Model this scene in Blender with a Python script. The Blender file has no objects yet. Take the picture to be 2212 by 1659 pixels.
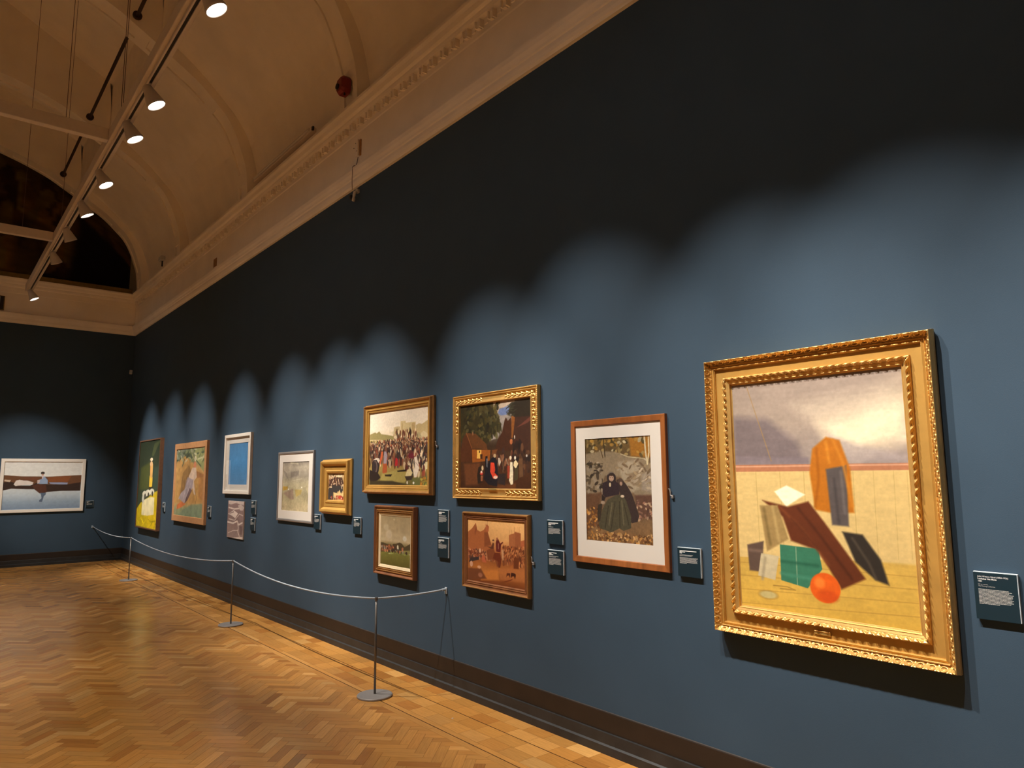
# picture colours are laid out in picture coordinates: u rightwards 0-1, v downwards 0-1
import numpy as np
def _vn(w,h,fx,fy,seed):
    r=np.random.RandomState(seed); nx=max(2,int(np.ceil(fx))+2); ny=max(2,int(np.ceil(fy))+2)
    g=r.rand(ny,nx); X=np.linspace(0,fx,w); Y=np.linspace(0,fy,h)
    ix=X.astype(int); iy=Y.astype(int); tx=X-ix; ty=Y-iy; tx=tx*tx*(3-2*tx); ty=ty*ty*(3-2*ty)
    a=g[np.ix_(iy,ix)];b=g[np.ix_(iy,ix+1)];c=g[np.ix_(iy+1,ix)];d=g[np.ix_(iy+1,ix+1)]
    return (a*(1-tx)+b*tx)*(1-ty)[:,None]+(c*(1-tx)+d*tx)*ty[:,None]
def fbm(w,h,fx,fy,seed,o=3):
    s=0;t=0;a=1.
    for i in range(o):
        s=s+a*_vn(w,h,fx*2**i,fy*2**i,seed+i*17);t+=a;a*=.55
    return s/t-.5
def paint(spec,w,h,asp):
    """asp = width/height of the picture; coordinates u (0-1 rightwards), v (0-1 downwards); colours sRGB 0-255"""
    img=np.zeros((h,w,3)); U,V=np.meshgrid((np.arange(w)+.5)/w,(np.arange(h)+.5)/h)
    def box(u0,v0,u1,v1,m):
        x0=max(0,int((u0-m)*w));x1=min(w,int((u1+m)*w)+2);y0=max(0,int((v0-m)*h));y1=min(h,int((v1+m)*h)+2)
        return x0,x1,y0,y1
    def comp(b,c,al):
        x0,x1,y0,y1=b
        img[y0:y1,x0:x1]=img[y0:y1,x0:x1]*(1-al[...,None])+np.array(c,float)*al[...,None]
    def seg(b,a,c):
        x0,x1,y0,y1=b
        X=U[y0:y1,x0:x1]*asp;Y=V[y0:y1,x0:x1]
        ax,ay,cx,cy=a[0]*asp,a[1],c[0]*asp,c[1];dx,dy=cx-ax,cy-ay;L=dx*dx+dy*dy+1e-12
        t=np.clip(((X-ax)*dx+(Y-ay)*dy)/L,0,1);return np.hypot(X-ax-t*dx,Y-ay-t*dy),t
    def ell(c,cu,cv,ru,rv,rot,soft,al=1.):
        R=max(ru,rv);b=box(cu-R*1.2/min(asp,1),cv-R*1.2*max(asp,1),cu+R*1.2/min(asp,1),cv+R*1.2*max(asp,1),soft*2)
        x0,x1,y0,y1=b
        if x1<=x0 or y1<=y0:return
        X=(U[y0:y1,x0:x1]-cu)*asp;Y=V[y0:y1,x0:x1]-cv;ca,sa=np.cos(rot),np.sin(rot)
        d=np.sqrt(((X*ca+Y*sa)/ru)**2+((-X*sa+Y*ca)/rv)**2)
        comp(b,c,np.clip((1-d)*min(ru,rv)/max(soft,1e-4)+.5,0,1)*al)
    for op in spec:
        k=op[0]
        if k=='g':
            st=op[1];vs=[s[0] for s in st]
            col=np.stack([np.interp(V[:,0],vs,[s[1][i] for s in st]) for i in range(3)],-1);img[:]=col[:,None,:]
        elif k=='n':
            amp,fx,fy,sd=op[1:5];img*=1+amp*2*fbm(w,h,fx,fy,sd)[...,None]
            np.clip(img,0,255,out=img)
        elif k=='p':
            c,pts,soft=op[1],op[2],op[3];am=op[4] if len(op)>4 else 1.
            us=[p[0] for p in pts];vs=[p[1] for p in pts];b=box(min(us),min(vs),max(us),max(vs),soft*2+.005)
            x0,x1,y0,y1=b
            if x1<=x0 or y1<=y0:continue
            X=U[y0:y1,x0:x1];Y=V[y0:y1,x0:x1];ins=np.zeros(X.shape,bool);dm=np.full(X.shape,9.)
            n=len(pts)
            for i in range(n):
                a,c2=pts[i],pts[(i+1)%n]
                if a[1]!=c2[1]:
                    cr=((a[1]>Y)!=(c2[1]>Y))&(X<(c2[0]-a[0])*(Y-a[1])/(c2[1]-a[1])+a[0]);ins^=cr
                dm=np.minimum(dm,seg(b,a,c2)[0])
            sd=np.where(ins,dm,-dm);comp(b,c,np.clip(sd/max(soft,.002)+.5,0,1)*am)
        elif k=='e': ell(op[1],*op[2:8],al=op[8] if len(op)>8 else 1.)
        elif k=='s':
            c,pts,wd,soft=op[1:5];am=op[5] if len(op)>5 else 1.
            us=[p[0] for p in pts];vs=[p[1] for p in pts];b=box(min(us),min(vs),max(us),max(vs),(wd+soft)*2)
            x0,x1,y0,y1=b
            if x1<=x0 or y1<=y0:continue
            d=np.full((y1-y0,x1-x0),9.)
            for a,c2 in zip(pts,pts[1:]): d=np.minimum(d,seg(b,a,c2)[0])
            comp(b,c,np.clip((wd/2-d)/max(soft,.001)+.5,0,1)*am)
        elif k=='c': # loose dabs scattered inside a box: seed,count,(u0,v0,u1,v1),(ru,rv),palette,rot spread
            sd,n,bx,(ru,rv),pal,rs=op[1:7];r=np.random.RandomState(sd)
            vs=np.sort(r.rand(n));
            for i in range(n):
                u=bx[0]+r.rand()*(bx[2]-bx[0]);v=bx[1]+vs[i]*(bx[3]-bx[1]);s=.6+.8*r.rand()
                c=np.array(pal[r.randint(len(pal))],float)*(.85+.3*r.rand())
                ell(np.clip(c,0,255),u,v,ru*s,rv*s,(r.rand()-.5)*rs,.004,.9)
    return np.clip(img,0,255)
ART={}
ART['crowd']=[('g',((0,(228,215,195)),(0.25,(236,222,198)),(0.36,(225,205,170)),(0.5,(150,120,70)),(0.8,(150,128,70)),(1,(90,85,45)))),
 ('n',0.05,3,6,3),
 ('p',(205,190,150),((0.353,0.298),(0.452,0.283),(0.568,0.308),(0.453,0.336)),0.015,0.6),
 ('p',(150,138,88),((0.007,0.301),(0.104,0.277),(0.131,0.291),(0.178,0.268),(0.221,0.31),(0.333,0.327),(0.374,0.337),(0.433,0.35),(0.454,0.427),(0.008,0.373)),0.007,1),
 ('p',(200,180,130),((0.008,0.373),(0.19,0.382),(0.434,0.433),(0.435,0.478),(0.009,0.429)),0.008,1),
 ('p',(180,160,80),((0.008,0.389),(0.232,0.412),(0.233,0.466),(0.009,0.453)),0.01,1),
 ('p',(196,176,132),((0.437,0.236),(0.49,0.226),(0.543,0.231),(0.554,0.359),(0.438,0.35)),0.003,1),
 ('p',(206,186,138),((0.549,0.164),(0.63,0.164),(0.637,0.188),(0.796,0.19),(0.799,0.348),(0.554,0.344)),0.003,1),
 ('p',(176,152,106),((0.571,0.196),(0.585,0.19),(0.586,0.287),(0.572,0.286)),0.005,1),
 ('p',(186,160,112),((0.733,0.205),(0.787,0.203),(0.788,0.333),(0.735,0.329)),0.007,1),
 ('p',(150,128,84),((0.471,0.254),(0.52,0.259),(0.52,0.296),(0.472,0.292)),0.005,1),
 ('p',(190,168,120),((0.801,0.233),(0.849,0.216),(0.893,0.228),(0.944,0.205),(0.999,0.175),(1.001,0.365),(0.802,0.349)),0.008,1),
 ('p',(206,188,146),((0.877,0.34),(0.919,0.316),(0.954,0.333),(0.996,0.371),(0.997,0.42),(0.894,0.413)),0.003,1),
 ('p',(176,160,118),((0.797,0.341),(0.833,0.326),(0.868,0.34),(0.903,0.414),(0.895,0.456),(0.79,0.449)),0.004,1),
 ('s',(90,70,50),((0.828,0.351),(0.829,0.451)),0.01,0.002,1),
 ('p',(206,196,160),((0.54,0.402),(0.744,0.409),(0.754,0.461),(0.541,0.455)),0.005,1),
 ('c',11,60,(0.433,0.296,0.807,0.45),(0.015,0.033),((140,84,56),(176,140,100),(100,50,38),(210,190,150),(90,80,60)),0.6),
 ('c',12,620,(0.003,0.413,0.998,0.56),(0.014,0.025),((70,48,38),(96,58,44),(52,42,40),(120,86,60),(160,130,96),(206,182,148),(88,44,40),(60,58,60),(140,70,50),(40,30,28),(196,160,110)),0.7),
 ('c',13,420,(0.004,0.493,0.999,0.721),(0.019,0.046),((70,48,38),(96,58,44),(52,42,40),(120,86,60),(160,130,96),(206,182,148),(88,44,40),(60,58,60),(140,70,50),(40,30,28)),0.5),
 ('c',14,120,(0.627,0.615,1.001,0.861),(0.021,0.043),((70,48,38),(96,58,44),(52,42,40),(120,86,60),(160,130,96),(206,182,148),(88,44,40),(60,58,60),(140,70,50),(40,30,28),(206,186,150),(206,186,150),(206,186,150)),0.7),
 ('c',30,120,(0.041,0.388,0.981,0.51),(0.008,0.01),((216,196,160),(196,150,110),(150,96,70)),0.5),
 ('e',(60,42,34),0.716,0.327,0.024,0.037,0,0.003,1),
 ('e',(50,36,30),0.716,0.292,0.018,0.009,0,0.003,1),
 ('p',(190,92,52),((0.224,0.544),(0.255,0.545),(0.25,0.615),(0.205,0.73),(0.194,0.69)),0.004,1),
 ('p',(150,135,140),((0.27,0.546),(0.311,0.548),(0.332,0.603),(0.313,0.709),(0.267,0.708)),0.005,1),
 ('p',(160,80,44),((0.257,0.708),(0.328,0.71),(0.329,0.832),(0.268,0.847),(0.248,0.823)),0.004,1),
 ('p',(170,40,44),((0.475,0.631),(0.514,0.655),(0.51,0.745),(0.462,0.743)),0.005,1),
 ('p',(110,40,50),((0.682,0.588),(0.773,0.592),(0.774,0.657),(0.692,0.647)),0.006,1),
 ('e',(40,32,34),0.121,0.751,0.1,0.118,0,0.006,1),
 ('e',(96,80,74),0.116,0.751,0.065,0.087,0,0.008,1),
 ('e',(52,42,42),0.105,0.751,0.048,0.071,0,0.008,1),
 ('p',(206,190,170),((0.077,0.655),(0.13,0.626),(0.188,0.636),(0.199,0.667),(0.173,0.698),(0.141,0.653)),0.004,1),
 ('p',(44,34,30),((0.014,0.789),(0.164,0.83),(0.217,0.893),(0.166,0.932),(0.038,0.964),(0.01,0.908)),0.011,1),
 ('p',(158,142,78),((0.238,0.847),(0.496,0.797),(0.648,0.806),(0.685,0.894),(0.631,0.96),(0.371,0.962),(0.208,0.932)),0.023,1),
 ('p',(60,52,32),((0.027,0.94),(0.42,0.939),(0.65,0.982),(0.723,1.003),(0.017,1.008)),0.019,1),
 ('p',(38,30,24),((0.497,0.806),(0.657,0.792),(0.648,0.817),(0.516,0.823)),0.006,1),
 ('p',(44,34,24),((0.289,0.855),(0.419,0.852),(0.4,0.882),(0.299,0.878)),0.006,1),
 ('p',(218,204,184),((0.778,0.643),(0.818,0.63),(0.859,0.767),(0.846,0.809),(0.816,0.895),(0.78,0.895),(0.766,0.815),(0.793,0.765)),0.004,1),
 ('s',(150,110,100),((0.796,0.701),(0.854,0.76)),0.006,0.002,1),
 ('e',(150,110,90),0.817,0.594,0.02,0.021,0,0.003,1),
 ('p',(206,190,140),((0.666,0.799),(0.721,0.786),(0.757,0.837),(0.704,0.909),(0.639,0.88)),0.008,1),
 ('p',(60,48,40),((0.63,0.88),(0.767,0.873),(0.749,0.924),(0.658,0.931)),0.007,1),
 ('p',(210,196,150),((0.949,0.705),(0.997,0.7),(0.998,0.791),(0.949,0.797)),0.005,1),
 ('p',(96,104,60),((0.74,0.909),(0.992,0.874),(0.997,0.997),(0.768,0.996)),0.022,0.7),
 ('e',(226,220,206),0.772,0.963,0.02,0.015,0,0.003,1),
 ('e',(216,210,196),0.672,0.96,0.017,0.019,0,0.003,1),
 ('c',15,40,(0.881,0.895,0.993,0.993),(0.017,0.012),((170,110,40),(150,140,60),(120,90,40)),3),
 ('n',0.06,60,60,5)]
ART['village']=[('g',((0,(120,112,104)),(0.3,(128,118,108)),(0.5,(60,44,30)),(0.8,(74,44,26)),(1,(62,36,20)))),
 ('p',(186,166,146),((0.461,-0.011),(0.779,0.001),(0.787,0.057),(0.636,0.088),(0.48,0.064)),0.017,1),
 ('p',(104,120,160),((0.519,0.109),(0.732,0.059),(0.769,0.078),(0.673,0.179),(0.615,0.182)),0.014,1),
 ('p',(176,160,142),((0.499,0.074),(0.578,0.082),(0.558,0.136),(0.508,0.14)),0.012,1),
 ('p',(150,140,132),((0.576,0.17),(0.711,0.167),(0.633,0.271),(0.552,0.425),(0.433,0.45),(0.475,0.323)),0.016,1),
 ('p',(52,46,26),((-0.005,-0.019),(0.461,-0.011),(0.509,0.108),(0.556,0.2),(0.604,0.268),(0.583,0.331),(0.515,0.31),(0.474,0.404),(0.412,0.482),(0.351,0.47),(-0.014,0.443)),0.018,1),
 ('c',21,160,(0.017,0,0.572,0.442),(0.0343,0.022),((50,48,28),(66,58,32),(40,36,24),(78,68,34),(86,80,50)),3),
 ('c',22,26,(0.476,0.291,0.602,0.364),(0.0076,0.027),((52,46,26),(66,60,34)),0.6),
 ('p',(44,36,26),((0.769,0.031),(1.004,0.012),(1.008,0.3),(0.801,0.346),(0.758,0.171),(0.692,0.157),(0.731,0.067)),0.015,1),
 ('c',23,30,(0.685,0.046,0.785,0.181),(0.0356,0.006),((44,42,30),(60,56,40)),1.2),
 ('p',(66,38,24),((0.648,0.224),(0.665,0.194),(0.691,0.24),(0.734,0.2),(0.744,0.42),(0.741,0.577),(0.51,0.575),(0.552,0.441),(0.612,0.364)),0.005,1),
 ('p',(128,76,34),((0.739,0.185),(0.785,0.205),(0.797,0.284),(0.781,0.423),(0.736,0.435)),0.006,1),
 ('p',(62,38,28),((0.785,0.205),(0.992,0.208),(1.002,0.633),(0.75,0.577),(0.752,0.468)),0.011,1),
 ('p',(96,54,42),((0.806,0.323),(1.001,0.201),(1,0.239),(0.938,0.283)),0.006,1),
 ('p',(82,46,26),((0.043,0.395),(0.093,0.338),(0.182,0.529),(0.179,0.688),(0.015,0.684),(0.012,0.547)),0.007,1),
 ('p',(98,60,32),((0.093,0.334),(0.238,0.356),(0.391,0.481),(0.41,0.555),(0.308,0.534),(0.182,0.529)),0.007,1),
 ('s',(150,92,50),((0.096,0.339),(0.18,0.524)),0.007,0.002,1),
 ('e',(130,90,60),0.194,0.349,0.0127,0.022,0,0.004,1),
 ('p',(150,84,32),((0.181,0.537),(0.451,0.557),(0.438,0.678),(0.189,0.696)),0.007,1),
 ('p',(226,176,84),((0.258,0.549),(0.32,0.55),(0.316,0.65),(0.256,0.648)),0.005,1),
 ('p',(70,40,24),((0.302,0.6),(0.338,0.597),(0.337,0.659),(0.306,0.654)),0.005,1),
 ('e',(50,30,18),0.295,0.571,0.0102,0.016,0,0.003,1),
 ('p',(110,66,36),((0.471,0.558),(0.55,0.553),(0.549,0.617),(0.47,0.614)),0.013,1),
 ('p',(104,62,36),((0.059,0.71),(0.305,0.699),(0.279,0.955),(0.087,0.965)),0.034,1),
 ('p',(96,56,30),((0.543,0.954),(0.79,0.937),(0.789,0.991),(0.542,0.994)),0.024,1),
 ('c',24,60,(0.47,0.582,0.756,0.773),(0.0191,0.037),((60,36,26),(84,44,32),(44,32,30),(120,80,56),(70,50,44)),0.4),
 ('c',25,60,(0.752,0.483,0.998,0.852),(0.0203,0.038),((48,32,26),(66,44,34),(90,60,40),(36,28,26)),0.6),
 ('p',(30,28,34),((0.469,0.647),(0.509,0.632),(0.547,0.697),(0.554,0.874),(0.542,0.97),(0.423,0.954),(0.353,0.889),(0.387,0.742)),0.006,1),
 ('p',(206,66,44),((0.453,0.699),(0.503,0.704),(0.516,0.785),(0.506,0.817),(0.554,0.858),(0.524,0.89),(0.485,0.881),(0.466,0.841),(0.446,0.808)),0.004,1),
 ('e',(228,190,170),0.52,0.869,0.0394,0.017,0,0.004,1),
 ('e',(190,160,120),0.511,0.624,0.0229,0.022,0,0.003,1),
 ('p',(30,26,28),((0.379,0.627),(0.409,0.62),(0.406,0.775),(0.365,0.807)),0.005,1),
 ('p',(110,110,116),((0.393,0.652),(0.411,0.653),(0.407,0.759),(0.394,0.742)),0.005,1),
 ('p',(48,38,36),((0.555,0.834),(0.661,0.826),(0.649,0.961),(0.553,0.938)),0.008,1),
 ('p',(44,34,26),((0.278,0.748),(0.325,0.741),(0.355,0.807),(0.342,0.922),(0.269,0.947),(0.26,0.848)),0.007,1),
 ('e',(206,180,140),0.337,0.762,0.0203,0.029,0,0.003,1),
 ('e',(190,60,50),0.323,0.823,0.0317,0.018,0,0.004,1),
 ('e',(230,200,180),0.322,0.807,0.0178,0.016,0,0.003,1),
 ('p',(150,90,60),((0.313,0.848),(0.344,0.848),(0.337,0.914),(0.311,0.914)),0.004,1),
 ('p',(220,206,174),((0.718,0.701),(0.748,0.702),(0.757,0.812),(0.753,0.945),(0.725,0.953),(0.702,0.906),(0.713,0.811)),0.004,1),
 ('e',(230,210,180),0.723,0.654,0.0191,0.022,0,0.004,1),
 ('p',(150,60,40),((0.682,0.74),(0.712,0.741),(0.709,0.882),(0.681,0.882)),0.005,1),
 ('p',(226,206,160),((0.765,0.703),(0.79,0.68),(0.822,0.72),(0.793,0.781),(0.761,0.742)),0.003,1),
 ('e',(226,216,196),0.782,0.656,0.0152,0.021,0,0.003,1),
 ('p',(70,60,40),((0.775,0.773),(0.821,0.758),(0.819,0.89),(0.763,0.913)),0.006,1),
 ('p',(100,70,46),((0.832,0.666),(0.877,0.667),(0.883,0.859),(0.837,0.875)),0.007,1),
 ('p',(190,170,150),((0.558,0.649),(0.578,0.65),(0.596,0.698),(0.571,0.746),(0.557,0.697)),0.005,1),
 ('s',(150,120,90),((0.621,0.651),(0.621,0.81)),0.006,0.003,1),
 ('s',(180,160,130),((0.664,0.661),(0.691,0.732)),0.007,0.002,1),
 ('e',(190,180,170),0.93,0.638,0.0127,0.014,0,0.003,1),
 ('e',(200,180,160),0.779,0.426,0.0089,0.022,0,0.003,1),
 ('e',(170,100,60),0.733,0.475,0.0241,0.031,0,0.003,1),
 ('n',0.12,50,50,8)]
ART['rider']=[('g',((0,(222,172,110)),(0.3,(212,158,98)),(0.45,(176,108,60)),(0.6,(140,78,40)),(0.8,(170,104,48)),(1,(112,56,26)))),
 ('n',0.08,4,4,4),
 ('p',(160,92,52),((-0.004,0.227),(0.084,0.155),(0.155,0.062),(0.182,0.175),(0.236,0.198),(0.299,0.166),(0.34,0.109),(0.361,0.072),(0.392,0.105),(0.376,0.196),(0.432,0.368),(0.472,0.47),(-0.003,0.525)),0.006,1),
 ('p',(136,74,42),((0.128,0.216),(0.16,0.113),(0.172,0.176),(0.139,0.271)),0.01,1),
 ('p',(130,72,42),((0.309,0.201),(0.371,0.196),(0.432,0.386),(0.31,0.435)),0.013,1),
 ('p',(170,96,60),((0.335,0.064),(0.361,0.099),(0.397,0.096),(0.387,0.186),(0.34,0.181)),0.004,1),
 ('s',(120,70,40),((0.364,0.018),(0.364,0.107)),0.004,0.002,1),
 ('p',(160,96,58),((0.738,0.209),(0.826,0.176),(0.831,0.15),(0.934,0.167),(0.933,0.382),(0.742,0.404)),0.004,1),
 ('p',(146,84,50),((0.84,0.166),(0.93,0.175),(0.929,0.366),(0.843,0.367)),0.007,1),
 ('s',(140,86,50),((0.748,0.131),(0.748,0.199)),0.005,0.003,1),
 ('s',(140,86,50),((0.785,0.128),(0.785,0.196)),0.005,0.003,1),
 ('s',(140,86,50),((0.836,0.082),(0.835,0.192)),0.004,0.003,1),
 ('s',(140,86,50),((0.877,0.079),(0.876,0.188)),0.004,0.003,1),
 ('s',(140,86,50),((0.908,0.077),(0.908,0.186)),0.004,0.002,1),
 ('p',(168,92,56),((0.934,0.283),(1,0.26),(0.998,0.424),(0.933,0.415)),0.007,1),
 ('c',31,240,(0.008,0.505,0.492,0.624),(0.0221,0.03),((140,74,44),(110,56,36),(196,130,90),(90,60,50),(160,100,64)),0.6),
 ('c',32,320,(0.629,0.4,0.997,0.653),(0.0179,0.034),((150,84,46),(120,64,36),(180,116,70),(100,54,32)),0.6),
 ('p',(58,46,44),((0.053,0.629),(0.205,0.6),(0.216,0.644),(0.076,0.69),(0.021,0.707)),0.008,1),
 ('p',(176,92,60),((0.268,0.574),(0.31,0.56),(0.351,0.679),(0.268,0.673)),0.007,1),
 ('e',(220,170,130),0.231,0.498,0.0235,0.036,0,0.003,1),
 ('p',(122,66,38),((0.351,0.484),(0.472,0.417),(0.512,0.543),(0.571,0.562),(0.57,0.717),(0.531,0.714),(0.512,0.622),(0.432,0.615),(0.372,0.632)),0.014,1),
 ('p',(104,46,26),((0.492,0.502),(0.59,0.499),(0.609,0.608),(0.59,0.722),(0.561,0.727),(0.551,0.633),(0.462,0.593)),0.009,1),
 ('p',(96,34,30),((0.527,0.289),(0.552,0.278),(0.591,0.352),(0.634,0.322),(0.643,0.338),(0.605,0.372),(0.595,0.49),(0.522,0.481),(0.512,0.36)),0.005,1),
 ('e',(150,90,60),0.537,0.288,0.0221,0.022,0,0.003,1),
 ('s',(200,150,120),((0.561,0.355),(0.561,0.442)),0.007,0.003,1),
 ('p',(90,50,34),((0.463,0.348),(0.487,0.363),(0.477,0.451),(0.432,0.448),(0.351,0.421),(0.432,0.421)),0.005,1),
 ('e',(70,40,30),0.471,0.316,0.0235,0.014,0,0.004,1),
 ('e',(190,140,96),0.473,0.333,0.0138,0.013,0,0.004,1),
 ('p',(190,140,100),((0.61,0.453),(0.648,0.432),(0.647,0.611),(0.619,0.573)),0.009,1),
 ('e',(100,56,36),0.643,0.407,0.0221,0.018,0,0.003,1),
 ('p',(190,116,52),((0.269,0.816),(0.551,0.754),(0.57,0.914),(0.248,0.961)),0.035,1),
 ('p',(110,62,36),((0.01,0.801),(0.248,0.783),(0.351,0.926),(0.011,0.994)),0.027,1),
 ('e',(150,96,70),0.237,0.883,0.058,0.036,0,0.014,1),
 ('e',(200,150,120),0.07,0.728,0.04,0.046,0,0.003,1),
 ('e',(206,150,110),0.216,0.761,0.0497,0.023,0,0.004,1),
 ('p',(176,106,60),((0.57,0.734),(0.992,0.686),(0.995,0.888),(0.589,0.911)),0.034,0.6),
 ('p',(104,52,26),((0.815,0.546),(0.905,0.535),(0.895,0.701),(0.814,0.705)),0.017,1),
 ('p',(60,26,16),((0.773,0.77),(0.841,0.776),(0.85,0.799),(0.836,0.867),(0.818,0.821),(0.782,0.827),(0.777,0.853),(0.763,0.838)),0.003,1),
 ('p',(86,42,24),((0.699,0.79),(0.759,0.781),(0.75,0.857),(0.731,0.819),(0.703,0.832),(0.689,0.859)),0.004,1),
 ('p',(110,50,24),((0.599,0.943),(0.814,0.855),(0.759,0.898),(0.665,0.931)),0.01,1),
 ('n',0.05,40,40,9)]
ART['skirmish']=[('g',((0,(206,184,140)),(0.25,(170,140,100)),(0.6,(190,160,110)),(1,(170,130,84)))),
 ('p',(230,210,170),((0.478,0.026),(0.806,0.013),(0.811,0.143),(0.483,0.143)),0.02,1),
 ('p',(80,56,44),((0.027,0.247),(0.485,0.172),(0.812,0.172),(0.91,0.342),(0.96,0.483),(0.503,0.548),(0.02,0.528)),0.03,1),
 ('p',(60,56,54),((0.046,0.557),(0.308,0.45),(0.869,0.47),(0.897,0.624),(0.788,0.725),(0.601,0.659),(0.511,0.733),(0.321,0.695),(0.312,0.98),(0,0.993),(0.002,0.631)),0.017,1),
 ('s',(224,196,160),((0.065,0.053),(0.124,0.202)),0.039,0.015,1),
 ('s',(224,196,160),((0.214,0.069),(0.294,0.187)),0.038,0.014,1),
 ('s',(224,196,160),((0.186,0.437),(0.322,0.26)),0.038,0.015,1),
 ('s',(224,196,160),((0.305,0.407),(0.424,0.391)),0.037,0.014,1),
 ('s',(224,196,160),((0.605,0.23),(0.66,0.402)),0.038,0.014,1),
 ('s',(224,196,160),((0.794,0.287),(0.797,0.372)),0.037,0.014,1),
 ('s',(224,196,160),((0.777,0.443),(0.827,0.57)),0.037,0.015,1),
 ('s',(224,196,160),((0.093,0.512),(0.215,0.524)),0.038,0.015,1),
 ('s',(224,196,160),((0.515,0.317),(0.521,0.447)),0.038,0.015,1),
 ('c',41,40,(0.041,0.053,0.915,0.484),(0.0333,0.038),((90,60,50),(220,190,150),(60,44,36),(140,100,76)),2),
 ('p',(216,190,130),((0.345,0.709),(0.605,0.744),(0.691,0.601),(0.79,0.767),(0.922,0.679),(0.973,0.857),(0.376,0.85)),0.017,1),
 ('p',(176,70,50),((0.445,0.82),(0.791,0.808),(0.975,0.912),(0.977,0.981),(0.613,0.926)),0.019,1),
 ('c',42,30,(0.087,0.832,0.977,0.981),(0.0414,0.019),((180,70,56),(120,90,80),(220,190,150),(90,70,60)),3)]
ART['hills']=[('g',((0,(140,132,120)),(0.12,(170,160,142)),(0.3,(150,142,126)),(0.45,(176,166,136)),(0.7,(168,158,124)),(1,(190,174,138)))),
 ('p',(116,108,100),((0.308,0.206),(0.626,0.191),(0.612,0.289),(0.313,0.326)),0.03,0.7),
 ('p',(120,112,104),((0.006,0.152),(0.175,0.245),(0.219,0.365),(0.059,0.243)),0.02,0.6),
 ('p',(110,104,98),((0.01,-0.002),(0.979,0),(0.98,0.028),(0.011,0.025)),0.008,0.7),
 ('p',(178,146,70),((0.02,0.506),(0.225,0.506),(0.208,0.566),(0.023,0.593)),0.008,1),
 ('p',(172,150,86),((0.493,0.564),(0.751,0.563),(0.719,0.651),(0.536,0.712)),0.02,0.8),
 ('p',(150,126,110),((0.035,0.648),(0.417,0.545),(0.463,0.763),(0.331,0.765)),0.021,0.8),
 ('e',(236,226,200),0.246,0.561,0.0284,0.014,0,0.004,1),
 ('e',(236,230,210),0.74,0.519,0.0273,0.015,0,0.004,1),
 ('s',(120,110,90),((0.401,0.386),(0.416,0.535)),0.006,0.004,0.6),
 ('s',(130,124,84),((0.85,0.756),(0.837,0.864)),0.012,0.008,0.7),
 ('s',(120,116,84),((0.923,0.571),(0.901,0.678)),0.01,0.008,0.7),
 ('s',(200,190,160),((0.301,0.027),(0.583,0.053)),0.03,0.016,0.7),
 ('s',(196,186,160),((0.41,0.386),(0.742,0.348)),0.016,0.01,0.6),
 ('n',0.16,7,7,6),
 ('n',0.08,40,40,16)]
ART['sky']=[('g',((0,(84,136,184)),(0.5,(80,142,196)),(1,(92,142,190)))),
 ('n',0.07,5,5,2),
 ('n',0.05,60,60,3)]
ART['lilac']=[('g',((0,(150,126,124)),(0.5,(140,118,114)),(1,(160,140,134)))),
 ('p',(206,190,182),((0.037,0.005),(0.979,0.004),(0.966,0.095),(0.709,0.081),(0.489,0.056),(0.184,0.11),(0.046,0.093)),0.02,1),
 ('s',(222,206,196),((0.057,0.19),(0.417,0.221),(0.719,0.194),(0.972,0.17)),0.039,0.016,1),
 ('p',(200,184,176),((0.626,0.12),(0.794,0.079),(0.97,0.151),(0.936,0.245),(0.767,0.25)),0.019,1),
 ('p',(222,206,196),((0.03,0.365),(0.376,0.25),(0.645,0.329),(0.485,0.466),(0.304,0.415)),0.012,1),
 ('s',(130,108,106),((0.119,0.353),(0.381,0.298)),0.023,0.016,1),
 ('s',(206,190,182),((0.089,0.498),(0.447,0.524),(0.732,0.345),(0.947,0.376)),0.027,0.016,1),
 ('s',(222,206,196),((0.009,0.587),(0.367,0.602),(0.621,0.536),(0.715,0.626),(0.921,0.562)),0.046,0.012,1),
 ('s',(222,206,196),((0.65,0.61),(0.701,0.7),(0.681,0.812),(0.786,0.935)),0.037,0.009,1),
 ('s',(222,206,196),((0.085,0.879),(0.386,0.798),(0.665,0.776)),0.018,0.011,1),
 ('p',(222,206,196),((0.319,0.998),(0.702,0.949),(0.973,0.925),(0.979,0.998),(0.58,1.011)),0.011,1),
 ('p',(150,128,126),((0.738,0.401),(0.949,0.394),(0.937,0.506),(0.751,0.55)),0.019,1),
 ('p',(120,100,98),((0.759,0.642),(0.95,0.653),(0.927,0.873),(0.802,0.88)),0.019,1),
 ('n',0.08,20,20,4)]
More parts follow.
